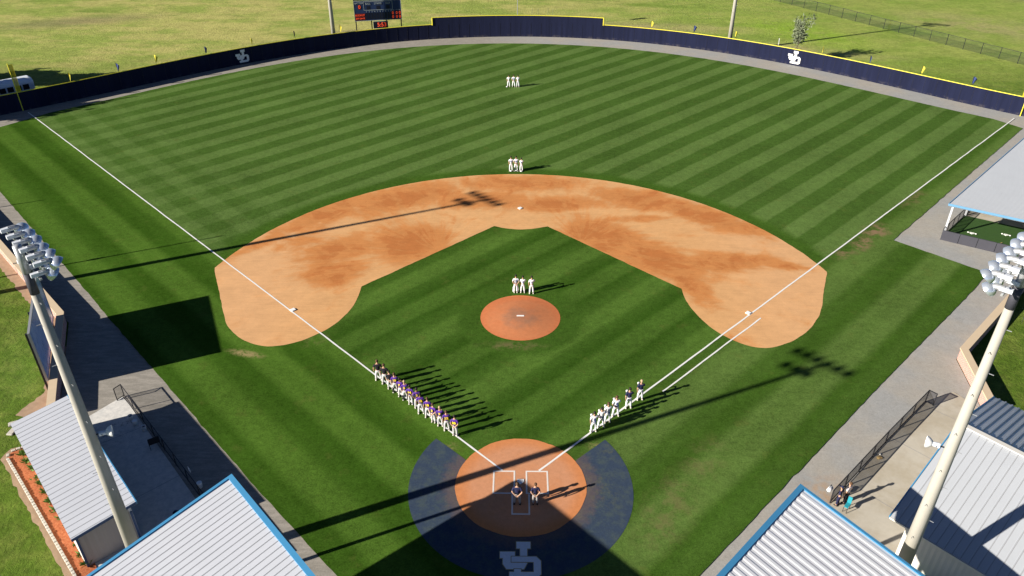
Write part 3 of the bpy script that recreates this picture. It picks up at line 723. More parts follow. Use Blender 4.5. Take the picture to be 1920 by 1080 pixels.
# left dugout: lean-to
t = thing('dugout', 'narrow lean-to dugout with white metal roof beside the mulch bed', 'dugout')
A_ = Vector((-30.25, 5.05, 2.72)); Bv = Vector((-21.78, -4.18, 2.84)); bk = Vector((-2.62, -2.42, -.36)); 
U_ = Bv-A_
ribbed(A_, U_, bk, .46, .03, .010, .024).obj('roof', [M['roof'], M['seam']], t)
un = U_.normalized()
b = B(); b.bar(A_+Vector((0, 0, -.07))-un*.05, Bv+Vector((0, 0, -.07))+un*.05, .06, .2); b.obj('fascia', M['trim'], t)
for q_ in (Bv, A_): B().bar(q_+Vector((0, 0, -.1)), q_+bk+Vector((0, 0, -.1)), .05, .18).obj('rake_trim', M['navy_trim'], t)
def wall_box(name, p, q, h0, h1, th, mat, parent, groove=.3, gm=None):
    p, q = Vector((*p, 0)), Vector((*q, 0)); d = (q-p); n = Vector((-d.y, d.x, 0)).normalized()*th/2
    b = B(); k = max(1, int(d.length/groove)); fr0 = []; 
    V = []
    for side in (1, -1):
        rowb, rowt = [], []
        for i in range(k*2+1):
            s_ = i/(k*2); dd = .018 if i % 2 else 0; pt = p+d*s_+n*side*(1+dd*2/th*1.0)
            rowb.append((pt.x, pt.y, -.05)); rowt.append((pt.x, pt.y, h0+(h1-h0)*s_))
        V.append((rowb, rowt))
    b.grid([V[0][0], V[0][1], V[1][1], V[1][0]])
    b.poly([V[0][0][0], V[0][1][0], V[1][1][0], V[1][0][0]]); b.poly([V[0][0][-1], V[0][1][-1], V[1][1][-1], V[1][0][-1]])
    return b.obj(name, mat, parent)
bi_ = (A_+bk)+un*.12-bk.normalized()*.25; bj = (Bv+bk)-un*.12-bk.normalized()*.25
fi = A_+un*.12+bk*.12; fj = Bv-un*.12+bk*.12
wall_box('back_wall', bi_[:2], bj[:2], 2.3, 2.3, .12, M['siding'], t)
wall_box('side_wall', bi_[:2], fi[:2], 2.30, 2.60, .12, M['taupe'], t); wall_box('side_wall', bj[:2], fj[:2], 2.30, 2.60, .12, M['taupe'], t)
for p in (fi, fj, (fi+fj)/2): B().box((p.x, p.y, 1.25), (.16, .16, 2.6), math.atan2(un.y, un.x)).obj('front_post', M['post'], t)
for p in (bj, fj): B().box((p.x+un.x*.09, p.y+un.y*.09, 1.15), (.12, .12, 2.3), math.atan2(un.y, un.x)).obj('corner_trim', M['navy_trim'], t)
p = (bi_+bj)/2+Vector((.9, .85, 0)); b = B(); b.box((p.x, p.y, .45), ((bj-bi_).length-.6, .4, .08), math.atan2(un.y, un.x)); b.obj('bench', M['bark'], t)

# right dugout: gabled clubhouse
t = thing('dugout_clubhouse', 'wide gabled white dugout building with ribbed metal roof around the right light pole', 'dugout')
S0 = Vector((20.55, -4.75, 2.75)); N0 = Vector((31.65, 5.55, 2.75)); AP = Vector((26.1, .40, 5.05)); rd = Vector((.665, -.747, 0))*15
near_s = (AP-S0)
ribbed(S0, rd, AP-S0, .42, .03, .010, .022).obj('near_roof', [M['roof_flat'], M['seam']], t)
ribbed(N0, rd, AP-N0, .40, .13, .06).obj('far_roof', M['roof_flat'], t)
b = B()
for a, c2 in ((S0, AP), (N0, AP)): b.bar(a-rd.normalized()*.03+Vector((0, 0, -.07)), c2-rd.normalized()*.03+Vector((0, 0, -.07)), .06, .22)
b.obj('rake_trim', M['trim'], t)
b = B(); b.bar(AP+Vector((0, 0, .05))-rd.normalized()*.06, AP+rd+Vector((0, 0, .05)), .34, .07); b.obj('ridge_cap', M['siding'], t)
b = B(); b.bar(S0+Vector((0, 0, -.08)), S0+rd+Vector((0, 0, -.08)), .12, .1); b.obj('eave_gutter', M['siding'], t)
ag = (N0-S0).normalized(); ag.z = 0; rn = rd.normalized()
q1 = S0+ag*.45+rn*.9; q2 = N0-ag*.45+rn*.9; q3 = q1+rd*.92; q4 = q2+rd*.92
wall_box('side_wall', q1[:2], q3[:2], 2.80, 2.80, .14, M['siding'], t); wall_box('side_wall', q2[:2], q4[:2], 2.8, 2.8, .14, M['siding'], t)
m12 = (q1+q2)/2; m34 = (q3+q4)/2
wall_box('gable_wall', q1[:2], m12[:2], 2.80, 4.9, .14, M['siding'], t); wall_box('gable_wall', m12[:2], q2[:2], 4.9, 2.8, .14, M['siding'], t)
wall_box('gable_wall', q3[:2], m34[:2], 2.80, 4.9, .14, M['siding'], t)
dn = math.atan2(ag.y, ag.x)
for k in (.28, .72):
    p = q1+(q2-q1)*k-rn*.09; b = B(); b.box((p.x, p.y, 1.05), (1.0, .06, 2.1), dn); b.obj('door', M['navy_trim'], t)
p = S0+Vector((0, 0, -.0))-rn*.0; b = B()

# concrete aprons
bL = [(-30.4, 5.6), (-28.7, 8.2), (-27.8, 7.3), (-14.6, -7.4), (-17.5, -12), (-24.3, -6.3), (-33, 2.6)]
o = struct(B().poly(bL, -.02).obj('left_concrete_apron', M['conc'], tri=True))
bR = [(28.75, 8.35), (31.6, 9.4), (33.0, 6.9), (34, 4), (20.3, -6.6), (16, -10.8), (13.6, -7.4), (19.1, -1.3)]
o = struct(B().poly(bR, -.02).obj('right_concrete_apron', M['conc'], tri=True))
b = B()
for a, c2 in (((-28.9, 2.7), (-26.0, 5.0)), ((-24.6, -2.2), (-21.6, .7)), ((27.4, 2.0), (25.0, 4.6)), ((31.2, 5.6), (28.6, 8.0)), ((23.2, -2.3), (20.8, .4))):
    b.bar((*a, -.0175), (*c2, -.0175), .008, .025, up=(0, 0, 1)) if False else b.box(((a[0]+c2[0])/2, (a[1]+c2[1])/2, -.0175), (math.dist(a, c2), .03, .003), math.atan2(c2[1]-a[1], c2[0]-a[0]))
struct(b.obj('concrete_joints', M['seam']))

# dugout fences
def fence(label, pts, h, step, mesh, post=.055, name='chain_link_fence', rail=True, z0=-.03, fr=None):
    t = thing(name, label, 'fence')
    fr = fr or M['black']
    for a, c2 in zip(pts, pts[1:]):
        a, c2 = Vector(a), Vector(c2); d = c2-a; n = Vector((-d.y, d.x)).normalized()*.008
        b = B(); b.box((*((a+c2)/2), (h+z0)/2+.02), (d.length, .012, h-.06), math.atan2(d.y, d.x)); b.obj('mesh_panel', mesh, t)
        b = B()
        for z in ((.06, h) if rail else (h,)): b.bar((*a, z), (*c2, z), post*.85, post)
        b.obj('rail', fr, t)
        k = max(1, round(d.length/step))
        for i in range(k+1):
            p = a+d*i/k; B().box((*p, (h+z0)/2), (post, post, h-z0+.03), math.atan2(d.y, d.x)).obj('fence_post', fr, t)
    return t
fence('black chain link fence in front of the left dugout, with short return end', [(-28.85, 7.75), (-28.57, 8.25), (-19.75, -1.25), (-15.2, -6.2)], 1.05, 1.75, m_mesh('thin_chain_link', (.04, .04, .05), .12), .05)
fence('black chain link fence in front of the right dugout building', [(29.4, 7.85), (29.03, 8.26), (24.48, 4.02), (19.0, -1.25)], 1.05, 1.8, M['mesh_right'], .06)
# far fence beyond right field
d0, d1 = Vector((50.5, 146.2)), Vector((86.5, 84.8))
t = thing('field_fence', 'long dark chain link fence crossing the rough grass beyond right field', 'fence')
dd = d1-d0; k = 22
b = B(); b.box((*((d0+d1)/2), .85), (dd.length, .01, 1.75), math.atan2(dd.y, dd.x)); b.obj('mesh_panel', M['mesh_far'], t)
B().bar((*d0, 1.75), (*d1, 1.75), .05).obj('rail', M['black'], t)
for i in range(k+1):
    p = d0+dd*i/k; B().box((*p, .85), (.07, .07, 1.9)).obj('fence_post', M['black'], t)

# ================================================================== BRICK WALLS
def brick_wall(label, pts, h=1.0, th=.42, cap=.56):
    t = thing('brick_wall', label, 'wall')
    P = [Vector(p) for p in pts]
    def off(w, zz0, zz1, name, mat):
        L, Rr = [], []
        for i, p in enumerate(P):
            d1 = (P[i]-P[i-1]).normalized() if i else (P[1]-P[0]).normalized(); d2 = (P[i+1]-P[i]).normalized() if i < len(P)-1 else d1
            n1 = Vector((-d1.y, d1.x)); n2 = Vector((-d2.y, d2.x)); m_ = n1+n2; m_ = m_/(m_.length_squared/2)
            L.append(p+m_*w/2); Rr.append(p-m_*w/2)
        B().prism([tuple(a) for a in L]+[tuple(a) for a in Rr[::-1]], zz0, zz1).obj(name, mat, t, tri=True)
    off(th, -.08, h-.09, 'brickwork', M['brick']); off(cap, h-.087, h+.02, 'coping', M['cap'])
    return t
brick_wall('left brick wall with tan coping, beside the blue banner board', [(-80, 59.9), (-37.45, 17.3), (-32.3, 5.7)])
brick_wall('right brick wall with tan coping, in the sun beyond the dugout building', [(32.9, 7.1), (33.95, 13.3), (74.5, 53.3)])
# bare soil strip by the left wall
struct(B().poly(rough_edge([(-31.2, 5.9), (-33.2, 10), (-37.9, 17.6), (-60, 39.6), (-60.6, 38.9), (-38.6, 17.0), (-34.6, 8.6), (-35.3, 6.2), (-33.4, 5.2), (-32.2, 4.9)], .25, .3), -.075).obj('bare_soil', M['dirt'], tri=True))
# banner board
t = thing('banner_board', 'large blue printed banner board standing just behind the left brick wall', 'sign board')
T1 = Vector((-34.05, 8.7)); T2 = Vector((-37.75, 16.7)); dv = (T2-T1); an = math.atan2(dv.y, dv.x); nv = Vector((.906, .424))
mid = (T1+T2)/2
B().box((*mid, 3.05), (dv.length, .10, 4.1), an).obj('board_panel', M['board'], t)
b = B()
for z in (1.0, 5.12): b.box((*mid, z), (dv.length+.12, .16, .08), an)
for p in (T1, T2): b.box((*p, 3.05), (.08, .16, 4.2), an)
b.obj('board_frame', M['steel'], t)
for p in (T1+dv*.01, T1+dv*.34, T1+dv*.67, T2-dv*.01): B().box((*(p-nv*.16), 2.5), (.14, .14, 5.2), an).obj('board_post', M['black'], t)

# ================================================================== BULLPEN
t = thing('bullpen_shelter', 'long white roofed bullpen shelter with pale blue fascia at the right', 'shelter')
c0 = Vector((40.85, 32.5, 3.9)); ux = Vector((.85, -.53, 0)).normalized(); uy = Vector((.695, .72, 0)).normalized()
ribbed(c0, uy*27, ux*12, .30, .10, .012).obj('roof', m_roof('shelter_roof_sheet', (.46, .48, .50), R(46)), t)
b = B(); b.bar(c0+Vector((0, 0, -.05))-uy*.04, c0+ux*12+Vector((0, 0, -.05))-uy*.04, .05, .22); b.bar(c0+Vector((0, 0, -.05)), c0+uy*27+Vector((0, 0, -.05)), .05, .22); b.obj('fascia', simple('pale_blue_trim', (.13, .29, .46), .45), t)
fp = Vector((41.7, 33.15, 0))
for k in (0, 6.5, 13, 19.5, 26):
    for j in (0.0, 9.6):
        p = fp+uy*k*.97+ux*j+uy*.15; b = B(); b.box((p.x, p.y, 1.9), (.17, .17, 3.9), math.atan2(ux.y, ux.x)); b.obj('post', M['post'], t)
b = B()
for k in (.3, 13, 26): b.bar(c0+uy*k+Vector((0, 0, -.2))+ux*.1, c0+uy*k+ux*11.9+Vector((0, 0, -.2)), .12, .25)
b.obj('roof_beam', M['post'], t)
E0 = Vector((41.25, 32.7)); E1 = E0+Vector((ux.x, ux.y))*11; E2 = E0+Vector((uy.x, uy.y))*26
struct(B().poly([tuple(E0), tuple(E1), tuple(E1+(E2-E0)), tuple(E2)], -.02).obj('bullpen_turf', M['turf']))
cs = [E0+(E1-E0)*0+(E2-E0)*.27, E1+(E2-E0)*.27]
struct(B().poly([tuple(E0+(E2-E0)*.275), tuple(E1+(E2-E0)*.275), tuple(E1+(E2-E0)*.40), tuple(E0+(E2-E0)*.40)], -.012).obj('bullpen_concrete', M['conc']))
t = thing('padded_bullpen_fence', 'low charcoal padded fence across the near end of the bullpen', 'fence')
v = (E1-E0); k = 7
for i in range(k):
    a = E0+v*(i/k)+v.normalized()*.02; c2 = E0+v*((i+1)/k)-v.normalized()*.02
    b = B(); b.box((*((a+c2)/2), .46), ((c2-a).length, .12, 1.02), math.atan2(v.y, v.x)); b.obj('pad_panel', M['bpad'], t)
fence('black chain link side fence of the bullpen under the long roof', [tuple(E0+(E2-E0)*.01), tuple(E0+(E2-E0)*.95)], 1.1, 1.5, M['mesh'], .06, 'bullpen_side_fence')
t = thing('padded_bullpen_fence', 'charcoal padded wall inside the bullpen, behind the pale concrete strip', 'fence')
a = E0+(E2-E0)*.30+v*.52; b = B(); b.box((*(a+v*.24), .6), (v.length*.48, .12, 1.3), math.atan2(v.y, v.x)); b.obj('pad_panel', M['bpad'], t)
for (x, y), lab in (((44.98, 33.9), 'left white bullpen plate on the green turf'), ((48.2, 33.6), 'right white bullpen plate on the green turf')):
    b = B(); b.prism([(-.22, .2), (.22, .2), (.22, 0), (0, -.22), (-.22, 0)], 0, .03); b.ball((-.34, 0, .06), .1, (1, 1, .5)); b.ball((.34, -.05, .06), .1, (1, 1, .5)); o = b.obj('bullpen_plate', M['white']); o.location = (x, y, -.015); o.rotation_euler = (0, 0, -.5); tag(o, lab, 'home plate')
o = B().tube([(46.2, 31.5, .05), (46.9, 31.9, .06)], [.02, .035], 8).obj('rake_handle', M['leather']); tag(o, 'short pale stick lying on the bullpen turf', 'stick')

# ================================================================== MULCH BED
mp = [(-33.5, 2.75), (-32.8, 3.05), (-24.2, -5.9), (-22.6, -8.0), (-23.6, -8.4), (-24.8, -6.9), (-33.5, 1.95)]
struct(B().prism(mp, -.08, .03).obj('mulch_bed', M['mulch'], tri=True))
struct(B().poly(rough_edge([(-33.0, 3.25), (-33.8, 2.9), (-33.95, 1.9), (-25.0, -7.35), (-23.5, -9), (-23, -8.4)], .15, .3), -.08).obj('soil_edge', M['dirt'], tri=True))
def blocks(a, b_, n0=0):
    a, b_ = Vector(a), Vector(b_); L = (b_-a).length; k = int(L/.27)
    for i in range(k):
        p = a+(b_-a)*(i+.5)/k
        q = B(); q.box((0, 0, .06), (.245, .17, .16)); bmesh.ops.bevel(q.b, geom=q.b.edges[:], offset=.02, segments=1, affect='EDGES')
        if not blocks.me: o = q.obj('edging_block', M['block']); blocks.me = o.data
        else: q.b.free(); o = bpy.data.objects.new('edging_block', blocks.me); C.objects.link(o)
        o.location = (p.x, p.y, random.uniform(-.02, .02)); o.rotation_euler = (0, 0, math.atan2(b_.y-a.y, b_.x-a.x)+random.uniform(-.09, .09))
        tag(o, 'pale stone edging block in the border of the orange mulch bed', 'edging block', 'edging blocks around the mulch bed')
blocks.me = None
blocks((-32.8, 3.0), (-33.55, 2.5)); blocks((-33.6, 2.3), (-33.45, 1.95)); blocks((-33.4, 1.85), (-24.0, -7.75))
SH = [(-32.6, 2.15), (-31.97, 1.46), (-31.32, .86), (-30.67, .12), (-30.06, -.41), (-29.51, -1.09), (-28.8, -1.84), (-28.15, -2.48), (-27.56, -3.09), (-26.81, -3.71), (-25.57, -5.05), (-25.01, -5.74), (-24.41, -6.36)]
for i, (x, y) in enumerate(SH):
    k = .55 if i in (3, 8, 9, 10) else 1
    b = B()
    for j in range(int(46*k)):
        a = random.uniform(0, 6.28); el = random.uniform(.3, 1.3); L = random.uniform(.15, .38)*k
        p = Vector((random.gauss(0, .06), random.gauss(0, .06), .03)); d = Vector((math.cos(a)*math.cos(el), math.sin(a)*math.cos(el), math.sin(el)))
        s_ = d.orthogonal().normalized()*.034; v_ = [b.b.verts.new(q) for q in (p, p+d*L*.5+s_, p+d*L, p+d*L*.5-s_)]; b.b.faces.new(v_)
    o = b.obj('shrub', M['leaf']); o.location = (x+.06, y+.05, .05); o.scale = (1.35, 1.35, 1.35)
    tag(o, 'small spiky green shrub in the orange mulch bed', 'shrub', 'shrubs in the mulch bed')
for i, (x, y) in enumerate(((-34.9, 5.3), (-34.6, 4.5))):
    b = B(); b.box((0, 0, .03), (.75, .45, .12)); bmesh.ops.bevel(b.b, geom=b.b.edges[:], offset=.04, segments=2, affect='EDGES'); o = b.obj('paving_stone', M['block'])
    o.location = (x, y, -.06); o.rotation_euler = (0, 0, .5+i); tag(o, ('flat pale stone slab on the lawn, farther from the mulch bed', 'flat pale stone slab on the lawn, nearer the mulch bed')[i], 'stone slab')

# ================================================================== TREES
def tree(label, loc, h, cr, leafmat, nl, leaf=.14, trunk=.18, wispy=False, name='tree', cat='tree', up=.45):
    t = thing(name, label, cat, loc); rnd = random.Random(hash((round(loc[0]), nl)) & 255)
    tb = B(); tips = []
    def limb(p, d, L, r, lev):
        pts = [p]; q = p.copy()
        for i in range(4):
            d = (d+Vector((rnd.gauss(0, .05 if wispy else .14), rnd.gauss(0, .05 if wispy else .14), .08))).normalized(); q = q+d*L/4; pts.append(q.copy())
        tb.tube(pts, [r*(1-.16*i) for i in range(5)], 6)
        tips.append((pts[3], lev)); tips.append((pts[4], lev))
        if lev < 3:
            for k in range(4 if lev else 6):
                a = rnd.uniform(0, 6.28); nd = (d*(.75 if wispy else .4)+Vector((math.cos(a), math.sin(a), rnd.uniform(0, .9)))*.62).normalized()
                limb(pts[rnd.choice((2, 3, 4))], nd, L*rnd.uniform(.5, .72), r*.42, lev+1)
    limb(Vector((0, 0, -.1)), Vector((0, 0, 1)), h*.42, trunk, 0)
    tb.obj('trunk', M['bark'], t)
    b = B(); tp = [p for p, l in tips if l >= 1]
    for i in range(nl):
        p = rnd.choice(tp)+Vector((rnd.gauss(0, cr*.13), rnd.gauss(0, cr*.13), rnd.gauss(0, cr*.13)))
        a = rnd.uniform(0, 6.28); e = rnd.uniform(-1, 1.4); d = Vector((math.cos(a)*math.cos(e), math.sin(a)*math.cos(e), math.sin(e)+(up if wispy else 0))).normalized()
        s_ = d.orthogonal(); s_.rotate(Matrix.Rotation(rnd.uniform(0, 6.28), 3, d)); L = leaf*rnd.uniform(.6, 1.5); W_ = L*(.10 if wispy else .42)
        b.b.faces.new([b.b.verts.new(q) for q in (p, p+d*L*.5+s_*W_, p+d*L, p+d*L*.5-s_*W_)])
    b.obj('crown', leafmat, t)
    return t
tree('wispy pale green tree close behind the right part of the outfield wall', (45.2, 93.4, -.1), 7.8, 1.5, M['willow'], 1300, .50, .08, True)
for (x, y, h, lab) in ((-80.5, 66.3, 10, 'dense tree outside the left corner nearest the foul line end'), (-84, 60.5, 12, 'broad dense tree outside the left corner farthest from the bus'), (-83.5, 76.5, 9, 'dense tree by the bus, first of the trees outside the left corner'), (-90, 69, 10, 'dense tree outside the left corner, behind the bus'), (-85, 80, 7, 'shorter dense tree beyond the bus, outside the left corner')):
    tree(lab, (x, y, -.1), h, 3.4, M['tree_leaf'], 3500, .6, .25, group if False else False)

# ================================================================== BUS
t = thing('bus', 'white-roofed school bus parked behind the left end of the outfield wall', 'bus', (-73.9, 70.6, -.08), R(44))
L_, W_, H_ = 11, 2.45, 2.95
prof = [(-W_/2, .55), (-W_/2, 2.35), (-W_/2+.12, 2.68), (-W_/2+.45, 2.9), (0, 2.97), (W_/2-.45, 2.9), (W_/2-.12, 2.68), (W_/2, 2.35), (W_/2, .55)]
def loft(x0, x1, P, taper=(1, 1)):
    rows_ = []
    for x, s_ in ((x0, .93), (x0+.25, 1), (x1-.25, 1), (x1, .93)):
        rows_.append([(x, y*s_, .55+(z-.55)*(s_ if s_ < 1 else 1)) for y, z in P])
    b = B().grid(rows_); b.b.faces.new([b.b.verts.new(p) for p in rows_[0]]); b.b.faces.new([b.b.verts.new(p) for p in rows_[-1]]); return b
loft(-L_/2, L_/2, [(-W_/2, .55), (-W_/2, 2.3), (W_/2, 2.3), (W_/2, .55)]).obj('body', M['bus_white'], t)
loft(-L_/2-.02, L_/2+.02, [(-W_/2-.02, 2.3), (-W_/2+.1, 2.66), (-W_/2+.45, 2.88), (0, 2.96), (W_/2-.45, 2.88), (W_/2-.1, 2.66), (W_/2+.02, 2.3)]).obj('roof', M['bus_white'], t, smooth=False)
for s_ in (-1, 1):
    for i in range(10):
        b = B(); b.box((-L_/2+.9+i*1.0, s_*(W_/2+.012), 1.85), (.78, .03, .72)); b.obj('window', M['dark_glass'], t)
    b = B(); b.box((0, s_*(W_/2+.02), 1.2), (L_-.4, .03, .08)); b.obj('rub_rail', M['black'], t)
for x in (-L_/2+.01, L_/2-.01): B().box((x, 0, 1.85), (.05, 1.9, .75)).obj('end_window', M['dark_glass'], t)
for x in (-3.2, 4.2):
    for s_ in (-1, 1):
        b = B(); b.tube([(x, s_*1.0, .48), (x, s_*1.25, .48)], .48, 18); wh = b.obj('wheel', M['black'], t); B().tube([(x, s_*1.2, .48), (x, s_*1.27, .48)], .24, 14).obj('rim', M['steel'], wh)

# ================================================================== SMALL THINGS
def bucket(label, loc, lid=False, tip=False):
    t = thing('bucket', label, 'bucket', loc, 0, 'white buckets by the left dugout fence')
    rows_ = [[(r*math.cos(a), r*math.sin(a), z) for a in [2*math.pi*k/16 for k in range(17)]] for r, z in ((.01, .012), (.13, .012), (.155, .38), (.165, .38), (.165, .34), (.14, 0), (.01, 0))]
    b = B(); b.grid(rows_); b.obj('shell', M['white'], t, smooth=True)
    if lid: B().tube([(0, 0, .38), (0, 0, .41)], .17, 16).obj('lid', M['white'], t)
    else: B().tube([(0, 0, .2), (0, 0, .25)], .145, 16).obj('contents', M['u_navy'], t)
    return t
bucket('open white bucket farthest from home plate, by the left dugout fence', (-27.0, 5.75, -.01)); bucket('white bucket with its lid on, between two open ones', (-26.45, 5.2, -.01), True); bucket('open white bucket nearest the black chair in the left dugout yard', (-25.65, 4.7, -.01))
bucket('small white drum at the foot of the left dugout fence near the grandstand', (-20.05, -.42, -.01), True)
def chair(label, loc, rz, mat, w=.5):
    t = thing('folding_chair', label, 'chair', loc, rz)
    b = B(); b.box((0, 0, .43), (w, .45, .05)); b.obj('seat', mat, t); b = B(); b.box((0, -.24, .70), (w, .05, .5)); b.obj('backrest', mat, t)
    for x in (-1, 1):
        for y in (-1, 1): B().bar((x*w*.46, y*.2, .43), (x*w*.46, y*.24, 0), .03).obj('leg', M['black'], t)
    return t
chair('black folding chair alone on the shaded left dugout concrete', (-24.3, 3.15, -.015), .6, M['black'], .7)
chair('navy folding chair on the lawn behind the right brick wall', (41.9, 18.4, -.085), 2.2, M['u_navy'], .6)
chair('teal folding chair beside the spectators at the right dugout fence', (19.75, -1.85, -.015), 2.4, M['teal'], .24)
t = thing('sign_frame', 'small square white frame on the left dugout fence', 'frame', (-20.75, .15, .95), R(-47))
b = B()
for z in (-.13, .13): b.box((0, 0, z), (.3, .03, .035))
for x in (-.13, .13): b.box((x, .0, 0), (.035, .028, .3))
b.obj('frame', M['white'], t)
t = thing('baseball_glove', 'tan baseball glove lying at the foot of the right dugout fence', 'glove', (23.45, 2.55, -.01), .4)
b = B(); b.ball((0, 0, .07), .13, (1.1, 1, .55)); 
for k in range(5): b.tube([(.02, -.08+.04*k, .08), (.17, -.11+.055*k, .09), (.26, -.12+.06*k, .05)], [.03, .028, .018], 6)
b.obj('leather', M['leather'], t, smooth=True); B().ball((.34, .22, .04), .06).obj('trapped_ball', M['white'], t)
t = thing('duffel_bag', 'white and black duffel bag hung over the right dugout fence end', 'bag', (18.85, -1.05, .95), R(45))
b = B(); b.tube([(-.22, 0, 0), (-.18, 0, 0), (.18, 0, 0), (.22, 0, 0)], [.08, .13, .13, .08], 12); b.obj('bag_body', M['u_white'], t, smooth=True)
b = B(); b.tube([(-.15, 0, .17), (-.08, 0, .3), (.08, 0, .3), (.15, 0, .17)], .02, 6); b.obj('strap', M['black'], t)
# unseen poles out of picture at the left, inferred from shadows on the grass
for (x, y, h, lab) in ((-51.9, 22.2, 11.0, 'slim unseen flagpole left of the brick wall, next to the floodlight pole'), (-61.5, 35.4, 5.2, 'short netting pole left of the brick wall, farther out')):
    t = thing('unseen_pole', lab, 'pole', (x, y, -.1)); B().tube([(0, 0, 0), (0, 0, h)], [.10, .06], 10).obj('pole', M['steel'], t)
    if h > 6: b = B(); b.ball((0, 0, 6.0), .2, (.8, .8, 2.0)); b.obj('float', M['ballast'], t)  # unseen bulge halfway up, shaped after the swelling in the pole's shadow

for k_, (x, y, lab) in enumerate(((-22.9, 1.0, 'dark equipment bag on the shaded left dugout concrete'), (25.3, -.2, 'dark backpack on the sunlit right dugout apron near the building'))):
    if k_: continue
    b = B(); b.box((0, 0, .14), (.6, .3, .26)); bmesh.ops.bevel(b.b, geom=b.b.edges[:], offset=.08, segments=2, affect='EDGES'); o = b.obj('equipment_bag', M['u_navy'], smooth=True); o.location = (-20.6, -2.6, -.01); tag(o, lab, 'bag')
# ================================================================== PEOPLE
def skin_mesh(verts, edges, radii, root=0, sub=1):
    me = bpy.data.meshes.new('sk'); me.from_pydata([Vector(v) for v in verts], edges, [])
    o = bpy.data.objects.new('sk', me); C.objects.link(o)
    md = o.modifiers.new('s', 'SKIN'); md.use_smooth_shade = True; md.branch_smoothing = .6
    if not me.skin_vertices: me.skin_vertices.new() if hasattr(me.skin_vertices, 'new') else None
    sv = me.skin_vertices[0].data
    for i, r in enumerate(radii): sv[i].radius = (r, r) if not isinstance(r, tuple) else r
    sv[root].use_root = True
    if sub: o.modifiers.new('u', 'SUBSURF').levels = sub
    bpy.context.view_layer.update()
    n = bpy.data.meshes.new_from_object(o.evaluated_get(bpy.context.evaluated_depsgraph_get()))
    bpy.data.objects.remove(o); bpy.data.meshes.remove(me); return n

